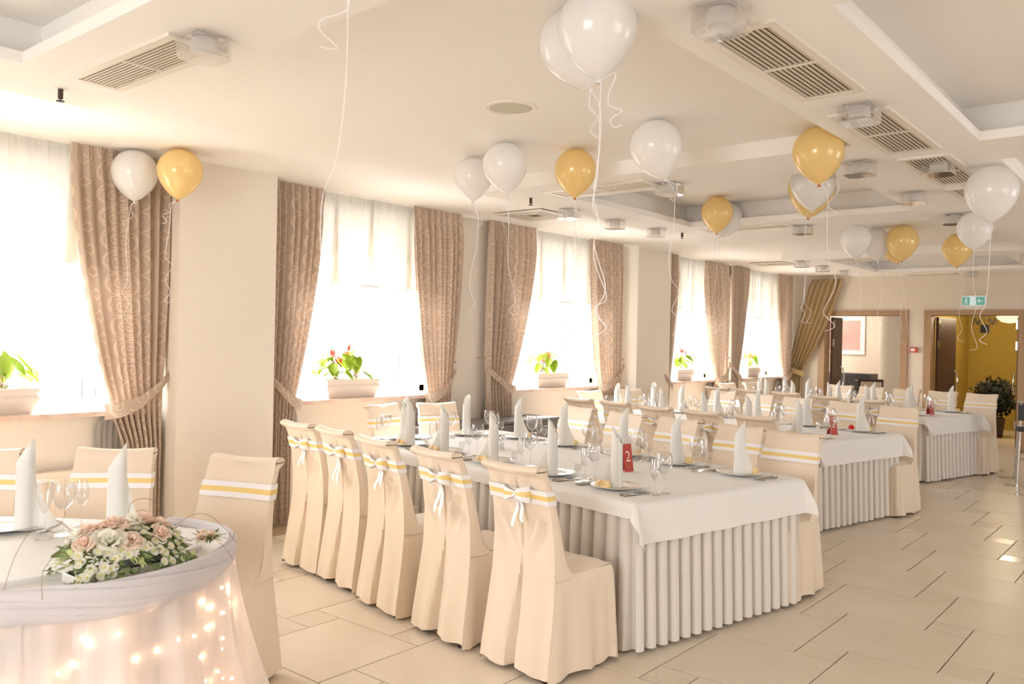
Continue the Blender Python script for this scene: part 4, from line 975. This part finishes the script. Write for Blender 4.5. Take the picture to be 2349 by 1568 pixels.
# fairy lights between the skirts
fl = thing('fairy_lights', 'string of warm fairy lights glowing inside the tulle skirt', 'string lights', (0, 0, 0))
bm_ = MB().ball((0, 0, 0), .0042, 8, 6, sz=1.5).mesh('bulb', 'bulb'); rnd = random.Random(11); wire = []
Rf = [i for i in range(900) if R2[i][0].x > .75 and R2[i][1].dot(Vector((-.6, -.8))) > -.55]
n_str = 24; placed = 0; lamps = 0
for k in range(n_str):
    i0 = Rf[int((k + .5) * len(Rf) / n_str)]; pts = []; 
    for q in range(8):
        z = .70 - q * .088 + rnd.uniform(-.02, .02); i = (i0 + int(rnd.uniform(-7, 7))) % 900; p, n = R2[i]; w = p + n * (.004 + .05 * (1 - z / .7)); pts.append((w.x, w.y, z))
        if rnd.random() < .5:
            o = bpy.data.objects.new('bulb', bm_); COL.objects.link(o); o.parent = fl; o.location = (w.x, w.y, z); placed += 1
            if placed % 2 == 0:
                lamps += 1; lg = light('POINT', 'fairy_glow', (w.x + n.x * .006, w.y + n.y * .006, z), .004, (1, .62, .40), shadow_soft_size=.012)
    MB().tube(catmull(pts, 4), .0012, 4).build('wire', 'petal', fl)
for i0 in (Rf[len(Rf) // 8], Rf[len(Rf) // 3], Rf[len(Rf) // 2], Rf[3 * len(Rf) // 4]):
    p, n = R2[i0]; light('POINT', 'fairy_glow', (p.x - n.x * .10, p.y - n.y * .10, .38), .24, (1, .60, .40), shadow_soft_size=.10)
# table linen: under cloth to the edge, thick upper cloth with a hem edge
m = MB(); m.v = [(p.x + n.x * .012, p.y + n.y * .012, .752) for p, n in R1] + [(p.x + n.x * .02, p.y + n.y * .02, .70) for p, n in R1] + [(p.x, p.y, .7475) for p, n in R1]
m.face(range(n_))
for i in range(n_): m.face([i, n_ + i, n_ + (i + 1) % n_, (i + 1) % n_])
o = m.build('under_cloth', 'white', None, True, 30); tag(o, 'smooth white under cloth at the rounded end of the fairy light table', 'tablecloth')
UC = [(-.1, 2.93), (.6, 2.87), (.99, 2.85), (1.29, 2.82), (1.60, 2.815), (1.66, 2.85), (1.72, 3.0), (1.72, 3.2), (1.62, 3.48), (1.36, 3.84), (.98, 4.17), (.5, 4.4), (.05, 4.3), (-.15, 4.0), (-.15, 3.3)]
m = MB(); k = len(UC)
for z in (.753, .768, .7705): m.v += [(x * (1 if z < .77 else .994) + (0 if z < .77 else .004), y * (1 if z < .77 else .998) + (0 if z < .77 else .007), z + .001 * math.sin(i * 2.1)) for i, (x, y) in enumerate(UC)]
for b in (0, k):
    for i in range(k): m.face([b + i, b + (i + 1) % k, b + k + (i + 1) % k, b + k + i])
m.face(range(2 * k, 3 * k)); o = m.build('upper_cloth', 'white', None, True, 25); tag(o, 'folded white upper cloth lying flat under the near plate', 'tablecloth')
# chiffon swag: twisted roll along the rim
sw = [i for i in range(900)]; a0 = min(range(900), key=lambda i: (R2[i][0] - Vector((1.70, 3.30))).length)
a1 = min(range(900), key=lambda i: (R2[i][0] - Vector((.50, 2.93))).length)
seq = list(range(a0, a0 - 900, -1)); seq = seq[:((a0 - a1) % 900)]
if len(seq) > 520: seq = [(a0 + k) % 900 for k in range((a1 - a0) % 900)]
def swag(i, j):
    idx = seq[min(len(seq) - 1, i * 2)] % 900; p, n = R2[idx]; u = i * 2 / len(seq); a = 2 * pi * j / 64
    pin = math.exp(-((u - .16) / .03) ** 2); sag = (math.sin(pi * min(1, u / .16)) * .3 if u < .16 else math.sin(pi * min(1, (u - .16) / .84)) ** .8)
    rw = (.025 + .021 * sag) * (1 - .30 * pin) * sm(-.03, .02, u); tw = a - i * .028
    rr = rw * (1.08 - .40 * math.exp(-((((tw / (2 * pi) * 3 + .15 * math.sin(i * .05)) % 1) - .5) / .085) ** 2) - .20 * math.exp(-((((tw / (2 * pi) * 7 + .3 * math.sin(i * .031)) % 1) - .5) / .12) ** 2))
    co = math.cos(a) * rr * .58; si = math.sin(a) * rr * (1.05 + .15 * sag); zc = .758 - .026 * sag + .010 * pin
    q = p + n * (.012 + co + .012 * sag); return (q.x, q.y, zc + si)
m = MB(); m.grid(lambda i, j: swag(j, i), 64, len(seq) // 2, closeu=True)
o = m.build('chiffon_swag', 'swag', None); tag(o, 'white chiffon swag twisted along the rim of the fairy light table', 'swag')
# place settings at the far side of it
def pl(x, y, z=.7715): return Vector((x, y, z))
H_ = 'fairy light table'
for k, (pp, nn, w) in enumerate(((at(10, 1212, z=.775), at(58, 1212, z=.78), 'at the left edge of the fairy light table'), (at(288, 1222, z=.775), at(268, 1226, z=.78), 'behind the flowers on the fairy light table'))):
    single('plate', PLATE, (pp.x, pp.y, .7715), 0, 'white dinner plate ' + w, 'plate', 'plates of the ' + H_)
    o = single('napkin', NAP, (nn.x, nn.y, .7795), -2.2 + .2 * k, 'white rolled napkin ' + w, 'napkin', 'napkins of the ' + H_, 1.08)
    F = at(150 - 60 * k * 0, 1225, z=.772) if k == 0 else at(420, 1215, z=.772)
    single('fork', FORK, (pp.x + .13, pp.y - .10, .772), 2.4, 'steel fork ' + w, 'fork', 'forks of the ' + H_)
single('champagne_flute', FLUTE, at(101, 1234, z=.7715), 0, 'tall champagne flute, front one of three glasses near the flowers', 'glass', 'glasses of the ' + H_)
single('wine_glass', WINE, at(143, 1226, z=.7715), 0, 'round wine glass, middle of three glasses near the flowers', 'glass', 'glasses of the ' + H_, 1.04)
single('tulip_glass', TULIP, at(186, 1204, z=.7715), 0, 'slim wine glass, rear one of three glasses near the flowers', 'glass', 'glasses of the ' + H_, 1.0)
# ---- flowers
def rose_mesh(name, mat, R, petals=14, open_=1.0, seed=1, frill=0):
    rnd = random.Random(seed); m = MB()
    for k in range(petals):
        f = k / petals; a = k * 2.4; rr = R * (.18 + .82 * f) ; tilt = .15 + 1.0 * f * open_; h = R * (1.15 - .45 * f)
        def fn(i, j, a=a, rr=rr, tilt=tilt, h=h, k=k):
            u = i / 6 - .5; v = j / 5; w = 1.5 * (1 - .3 * f) ; an = a + u * w * 1.4; r = rr * (.35 + .65 * math.sin(v * pi / 2) * 1) + rr * .35 * tilt * v * v
            if frill: r += R * .08 * math.sin(u * 22 + k) * v
            z = h * math.sin(v * pi / 2 * (1.05 - .25 * tilt)) * (1 - .35 * (2 * u) ** 2 * v) - R * .25 * tilt * v * v * v
            return (r * math.cos(an), r * math.sin(an), z)
        m.grid(fn, 7, 6)
    return m.mesh(name, mat, True)
def daisy_mesh():
    m = MB()
    for ring_, (L, n, z0) in enumerate(((.0145, 16, 0), (.011, 12, .002))):
        for k in range(n):
            a = 2 * pi * k / n + ring_ * .2; c, s = math.cos(a), math.sin(a); b = len(m.v)
            m.v += [(c * .004, s * .004, z0), (c * L * .7 - s * .0032, s * L * .7 + c * .0032, z0 + .002), (c * L - s * .0018, s * L + c * .0018, z0 + .003), (c * L + s * .0018, s * L - c * .0018, z0 + .003), (c * L * .7 + s * .0032, s * L * .7 - c * .0032, z0 + .002)]; m.face([b, b + 1, b + 2, b + 3, b + 4])
    m.ball((0, 0, .002), .0042, 10, 6, 1, .7); return m.mesh('chrysanthemum', ['petal', 'yellow'], True)
FR = [rose_mesh('rose', 'rose', .030, 14, .8, s) for s in (1, 2)]; FE = rose_mesh('eustoma', 'petal', .036, 10, 1.2, 3, 1); FC = rose_mesh('carnation', 'rose', .033, 22, 1.1, 4, 1); FD = daisy_mesh()
GL = leaf_mesh('leaf', ['green'], .036, .025, .004); GV = leaf_mesh('leaf', ['pale_green'], .034, .020, .004)
b0 = Vector((1.31, 2.735, .757)); ax_ = Vector((.42, -.06, 0)).normalized(); fa = thing('flower_arrangement', 'low white tray of peach roses, white blooms and green leaves', 'flowers', b0, .04)
m = MB(); m.box(-.165, -.055, 0, .165, .055, .004)
for q in ((-.165, -.055, .165, -.051), (-.165, .051, .165, .055), (-.165, -.051, -.161, .051), (.161, -.051, .165, .051)): m.box(q[0], q[1], .004, q[2], q[3], .026)
m.build('tray', 'porcelain', fa, False); tag(MB().box(-.15, -.045, .004, .15, .045, .030).build('foam', 'foamg', fa, False))
rnd = random.Random(21)
def dome(u, v): # u -1..1 along, v -1..1 across (front = -1)
    x = .175 * u; y = .095 * v; z = .03 + .115 * max(0, 1 - .55 * u * u - .75 * v * v) ** .6; return Vector((x, y, z)), Vector((u * .5, v * .9, .9 - .3 * abs(v))).normalized()
def put(me, name, u, v, s, lift=0, label=None):
    p, n = dome(u, v); o = bpy.data.objects.new(name, me); COL.objects.link(o); o.parent = fa; o.location = p + n * (lift - .012); o.rotation_euler = n.to_track_quat('Z', 'Y').to_euler(); o.scale = (s, s, s)
    if label: o['label'] = label
    return o
for me, nm, u, v, s in ((FE, 'eustoma', -.42, -.62, 1.1), (FE, 'eustoma', .12, -.1, 1.05), (FE, 'eustoma', -.72, .2, .9), (FE, 'eustoma', .45, .55, .9), (FC, 'carnation', -.18, -.05, 1.1), (FC, 'carnation', .42, .05, 1.1), (FC, 'carnation', .78, .3, 1.0), (FC, 'carnation', -.55, .15, 1.0),
    (FR[0], 'rose', -.10, -.78, .95), (FR[1], 'rose', .48, -.62, 1.0), (FR[0], 'rose', -.78, -.35, .9), (FR[1], 'rose', .22, .45, .95), (FR[0], 'rose', -.15, .6, .9), (FR[1], 'rose', .68, -.1, .85), (FR[0], 'rose', -.45, .65, .85)):
    put(me, nm, u, v, s * 1.15, .020)
for k in range(120): put(FD, 'chrysanthemum', rnd.uniform(-1, 1.05), rnd.uniform(-1.05, .8) if k < 70 else rnd.uniform(-1.1, -.4), rnd.uniform(.85, 1.15), .027)
for k in range(170):
    u, v = rnd.uniform(-1.15, 1.15), (rnd.uniform(-1.2, 1.0) if k < 110 else rnd.uniform(-1.2, -.55)); p, n = dome(u, v); o = bpy.data.objects.new('leaf', GL if k % 3 else GV); COL.objects.link(o); o.parent = fa
    edge = max(abs(u), abs(v)) > .8; o.location = p + n * rnd.uniform(-.004, .012) - Vector((0, 0, .035 if edge else 0)) * rnd.random(); d = (Vector((u * 1.2 + rnd.uniform(-.5, .5), v * 1.2 + rnd.uniform(-.5, .5), rnd.uniform(-.2, .9))).normalized())
    o.rotation_euler = d.to_track_quat('X', 'Z').to_euler(); s = rnd.uniform(.6, 1.15); o.scale = (s, s, s); o.location.z = max(.012, o.location.z)
for k, (p0, p1, p2, p3) in enumerate((((.02, .03, .08), (.04, .04, .17), (.11, .05, .18), (.13, .02, .08)), ((.05, .03, .08), (.05, .05, .21), (.14, .06, .21), (.18, .05, .10)), ((-.1, -.01, .09), (-.22, .08, .17), (-.30, .05, .12), (-.36, .0, .01)), ((-.06, .03, .09), (-.16, .1, .18), (-.10, .16, .14), (-.07, .15, .02)),
    ((.12, .0, .08), (.24, .0, .15), (.34, .02, .13), (.42, -.02, .03)), ((.15, -.03, .06), (.25, -.07, .09), (.30, -.10, .06), (.32, -.15, .008)), ((-.15, -.03, .05), (-.22, -.06, .12), (-.28, -.08, .08), (-.30, -.12, .006)))):
    MB().tube(catmull([p0, p1, p2, p3], 8), .0009, 5).build('willow_twig', 'twig', fa)
IV = leaf_mesh('ivy_leaf', ['green'], .026, .024, .003); IP = leaf_mesh('ivy_leaf', ['pale_green'], .026, .024, .003)
for k in range(190):
    u, v = rnd.uniform(-1.08, 1.1), rnd.uniform(-1.15, 1.0) if k < 120 else rnd.uniform(-1.2, -.45); p, n = dome(u, v); o = bpy.data.objects.new('ivy_leaf', IP if k % 4 == 0 else IV); COL.objects.link(o); o.parent = fa
    o.location = p + n * rnd.uniform(-.006, .010); d = (n * .35 + Vector((rnd.gauss(0, 1), rnd.gauss(0, 1), rnd.gauss(0, .5)))).normalized(); o.rotation_euler = d.to_track_quat('X', 'Y').to_euler(); q = rnd.uniform(.7, 1.1); o.scale = (q, q, q); o.location.z = max(.015, o.location.z)
cs = thing('corsage', 'tiny posy of pink roses on the swag corner of the fairy light table', 'flowers', at(478, 1238, z=.80), .4)
for me, nm, x, y, s in ((FR[0], 'rose', 0, 0, .8), (FR[1], 'rose', -.035, .005, .7), (FR[0], 'rose', .01, .03, .65)):
    o = bpy.data.objects.new(nm, me); COL.objects.link(o); o.parent = cs; o.location = (x, y, .01); o.scale = (s, s, s); o.rotation_euler = (.4, x * 8, 0)
for k in range(5):
    o = bpy.data.objects.new('chrysanthemum', FD); COL.objects.link(o); o.parent = cs; a = k * 1.25; o.location = (.03 * math.cos(a), .025 * math.sin(a), .018 + .01 * (k % 2)); o.rotation_euler = (.6 * math.sin(a), .6 * math.cos(a), 0)
for k in range(16):
    o = bpy.data.objects.new('leaf', GL if k % 3 else GV); COL.objects.link(o); o.parent = cs; a = k * .39 * 2; o.location = (.028 * math.cos(a), .024 * math.sin(a), .008); o.rotation_euler = (0, -.3 - .4 * (k % 3), a); o.scale = (.95, .95, .95)
# ================================================================ BALLOONS
def balloon_mesh(name, mat, R):
    m = MB(); n = 32; prof = []
    for k in range(25):
        s = k / 24; z = -1.32 + 2.32 * s
        if z > 0: r = math.sqrt(max(0, 1 - z * z))
        else: q = -z / 1.32; r = (1 - q ** 2.05) ** .78 * (1 - .06 * q)
        prof.append((max(R * r, .0008), z * R))
    m.lathe(prof, n); return m.mesh(name, mat, True)
BW, BG = balloon_mesh('balloon', 'balloon_w', 1), balloon_mesh('balloon', 'balloon_g', 1)
KN = MB().lathe([(.001, .012), (.006, .008), (.0055, 0), (.011, -.009), (.009, -.012), (.001, -.006)], 12)
KW, KG = KN.mesh('knot', 'balloon_w'), KN.mesh('knot', plain('gold_latex_knot', (196, 120, 50), .4))
def balloon(cx, cy, rp, gold, lab, paths, zc=ZC, tilt=0):
    r_ = ray(cx, cy); d = (zc - .004 - H) / (r_.z + rp / FPX); R = rp * d / FPX; c = Vector((r_.x * d, r_.y * d, H + r_.z * d))
    t = thing('balloon', lab, 'balloon', c, 0, 'gold balloons' if gold else 'white balloons')
    b = bpy.data.objects.new('latex', BG if gold else BW); COL.objects.link(b); b.parent = t; b.scale = (R, R, R)
    q = Vector((RX[0], RY[0], 0)); rot = Matrix.Rotation(tilt, 4, Vector((RX[2], RY[2], 0)).normalized()); b.rotation_euler = rot.to_euler()
    kp = rot @ Vector((0, 0, -1.32 * R)); k = bpy.data.objects.new('knot', KG if gold else KW); COL.objects.link(k); k.parent = t; k.location = kp; k.rotation_euler = rot.to_euler()
    s = rp / 50 * .0
    for pi_, path in enumerate(paths):
        P = [kp - Vector((0, 0, .004))]
        for n_, (px, py) in enumerate(path):
            w = at(px, py, d=d) - c; off = .012 * math.sin(n_ * 2.1 + cx) * min(1, n_ / 2); P.append(w + Vector((RX[2], RY[2], 0)) * off)
        P = catmull(P, 6); m = MB(); W_ = .0012 if cy < 0 else .0017
        m.tube(P, [W_ * (1 if k_ % 7 else .8) for k_ in range(len(P))], 5); m.build('ribbon', 'ribbon_white', t)
    return t
balloon(309, 395, 51, 0, 'white balloon before the nearest curtain beside a gold one', [[(300, 475), (295, 510), (290, 560), (291, 640), (280, 670), (297, 695), (282, 720), (293, 738)], [(300, 472), (304, 497), (284, 510), (290, 524), (297, 520)]])
balloon(413, 392, 50, 1, 'gold balloon over the first pillar edge beside a white one', [[(393, 475), (388, 520), (380, 570), (381, 592), (395, 610), (378, 640), (392, 670), (376, 688), (388, 694)], [(388, 470), (392, 485), (372, 492), (384, 508), (371, 513)]], tilt=.08)
balloon(1320, 100, 84, 0, 'big white balloon high up behind the biggest, lower knot of the pair', [[(1377, 250), (1377, 330), (1369, 380), (1363, 450), (1372, 500), (1361, 590), (1392, 680), (1366, 705), (1385, 745)], [(1352, 246), (1372, 268), (1354, 300), (1372, 315), (1378, 300)]], tilt=-.35)
balloon(1371, 62, 92, 0, 'biggest white balloon, cut by the top edge of view', [[(1378, 170), (1376, 260), (1370, 400), (1360, 470), (1382, 520), (1362, 560), (1390, 660), (1365, 715), (1390, 750), (1368, 770)], [(1405, 168), (1412, 176), (1395, 220), (1400, 240), (1426, 255), (1400, 275), (1410, 290), (1426, 287)]], tilt=-.03)
balloon(1085, 405, 44, 0, 'white balloon at far end of an overlapping pair before the second window', [[(1096, 490), (1095, 560), (1085, 600), (1078, 640), (1080, 670), (1090, 695), (1076, 715), (1085, 728)], [(1098, 498), (1106, 505), (1098, 520)]])
balloon(1158, 378, 51, 0, 'white balloon in front of its twin over the square diffuser', [[(1166, 480), (1167, 520), (1165, 600), (1172, 640), (1182, 690), (1167, 712), (1180, 722)], [(1165, 505), (1150, 507), (1158, 522)]], tilt=-.1)
balloon(1320, 390, 48, 1, 'gold balloon hanging alone under the two biggest white balloons', [[(1318, 500), (1321, 560), (1324, 600), (1310, 650), (1308, 690), (1322, 725), (1308, 755), (1315, 773)], [(1328, 508), (1337, 520), (1320, 532), (1330, 552)]])
balloon(1505, 335, 60, 0, 'round white balloon in the middle of the ceiling by a glass lamp', [[(1546, 440), (1545, 520), (1535, 590), (1540, 640), (1557, 670), (1542, 710), (1558, 735), (1543, 768), (1562, 765)], [(1552, 425), (1550, 445), (1538, 452), (1545, 462)]], tilt=-.3)
balloon(1877, 348, 57, 1, 'large gold balloon cut by the aisle soffit', [[(1897, 440), (1898, 500), (1900, 580), (1915, 640), (1912, 670), (1890, 710), (1892, 725), (1916, 748), (1892, 760)], [(1912, 412), (1924, 435), (1900, 470), (1918, 490), (1898, 500)]], tilt=-.05)
balloon(1865, 418, 50, 0, 'white balloon in the middle coffer in front of a gold one', [[(1847, 500), (1847, 600), (1843, 690), (1835, 705), (1848, 720), (1838, 738), (1860, 740)]], ZT)
balloon(1862, 432, 52, 1, 'gold balloon mostly hidden behind a white one in the middle coffer', [[(1849, 520), (1849, 620), (1846, 690), (1862, 715), (1850, 738)]], ZT, .1)
balloon(1645, 487, 36, 1, 'gold balloon in the middle coffer overlapping a white one', [[(1638, 580), (1645, 600), (1643, 640), (1632, 690), (1640, 705), (1634, 730)]], ZT)
balloon(1668, 500, 36, 0, 'white balloon half hidden behind a gold one in the middle coffer', [[(1650, 600), (1655, 620), (1658, 680), (1646, 700), (1658, 730), (1648, 755), (1655, 760)]], ZT, .35)
balloon(1964, 548, 34, 0, 'small white balloon, front one of the far cluster', [[(1972, 620), (1975, 700), (1968, 720), (1978, 742), (1968, 755)]])
balloon(2008, 556, 33, 0, 'small white balloon between its twin and the far gold ones', [[(2022, 640), (2020, 690), (2014, 720), (2024, 740), (2016, 752)]], tilt=-.15)
balloon(2070, 552, 35, 1, 'gold balloon, front one of the far gold pair', [[(2070, 680), (2065, 720), (2070, 760), (2060, 775), (2075, 790)]])
balloon(2052, 562, 32, 1, 'gold balloon peeping out behind the far gold pair', [[(2072, 660), (2078, 720), (2085, 770)]], tilt=-.2)
balloon(2196, 570, 32, 1, 'gold balloon alone over the second doorway', [[(2210, 650), (2200, 720), (2208, 755), (2196, 775), (2210, 785)]])
balloon(2236, 523, 38, 0, 'white balloon tucked behind the big one at the right', [[(2232, 640), (2240, 700), (2228, 750), (2240, 795), (2226, 803)]], ZS)
balloon(2275, 436, 57, 0, 'big white balloon at the right end of the ceiling', [[(2267, 640), (2260, 700), (2245, 725), (2265, 760), (2248, 780), (2262, 790)], [(2250, 525), (2276, 545), (2258, 550), (2275, 540)]], ZS)
balloon(800, -190, 96, 0, 'white balloon above the view whose ribbon trails down the ceiling', [[(798, 0), (798, 100), (790, 230), (770, 360), (745, 440), (735, 520), (738, 600), (765, 642), (738, 690), (762, 745), (723, 768), (745, 764)], [(797, 20), (740, 45), (735, 70), (773, 108), (735, 110)]])
# ================================================================ SIDEBOARD and BAR STOOL
t = thing('sideboard', 'long grey drawer sideboard against the wall between second and third window', 'sideboard', (6.35, 5.62, 0), 0); w = .97
m = MB(); m.box(-w, -.2, .05, w, .2, .70); m.box(-w - .015, -.215, .70, w + .015, .215, .725); m.box(-w + .02, -.18, 0, w - .02, .18, .05); m.build('body', 'grey', t, False)
for k in range(4):
    x = -w + .01 + k * (2 * w - .02) / 4; g = (2 * w - .02) / 4 - .012
    for z0, z1 in ((.52, .69), (.30, .51), (.07, .29)):
        d = MB().box(x, -.216, z0, x + g, -.2, z1).build('drawer', 'grey', t, False); MB().box(x + g / 2 - .05, -.235, z1 - .05, x + g / 2 + .05, -.216, z1 - .038).build('handle', 'chrome', d, False)
t = thing('bar_stool', 'chrome bar stool with black leather back at the right edge', 'stool', (11.55, 1.57, 0), .2)
for sx in (-1, 1):
    for sy in (-1, 1): MB().tube([(sx * .19, sy * .19, 0), (sx * .17, sy * .17, .5), (sx * .16, sy * .16, .95 if sx < 0 else .62)], .016, 8).build('leg', 'chrome', t)
MB().box(-.19, -.19, .60, .19, .19, .66).build('seat', 'black', t, False); MB().box(-.195, -.19, .73, -.16, .19, .92).build('backrest', 'black', t, False)
m = MB(); m.tube([(-.17, -.2, .94), (-.17, .2, .94)], .018, 8); m.build('top_rail', 'chrome', t); m = MB()
for z in (.28, .34): m.tube([(-.18, -.18, z), (-.18, .18, z)], .010, 8); m.tube([(-.18, .18, z), (.18, .18, z)], .010, 8)
m.build('foot_rail', 'chrome', t)
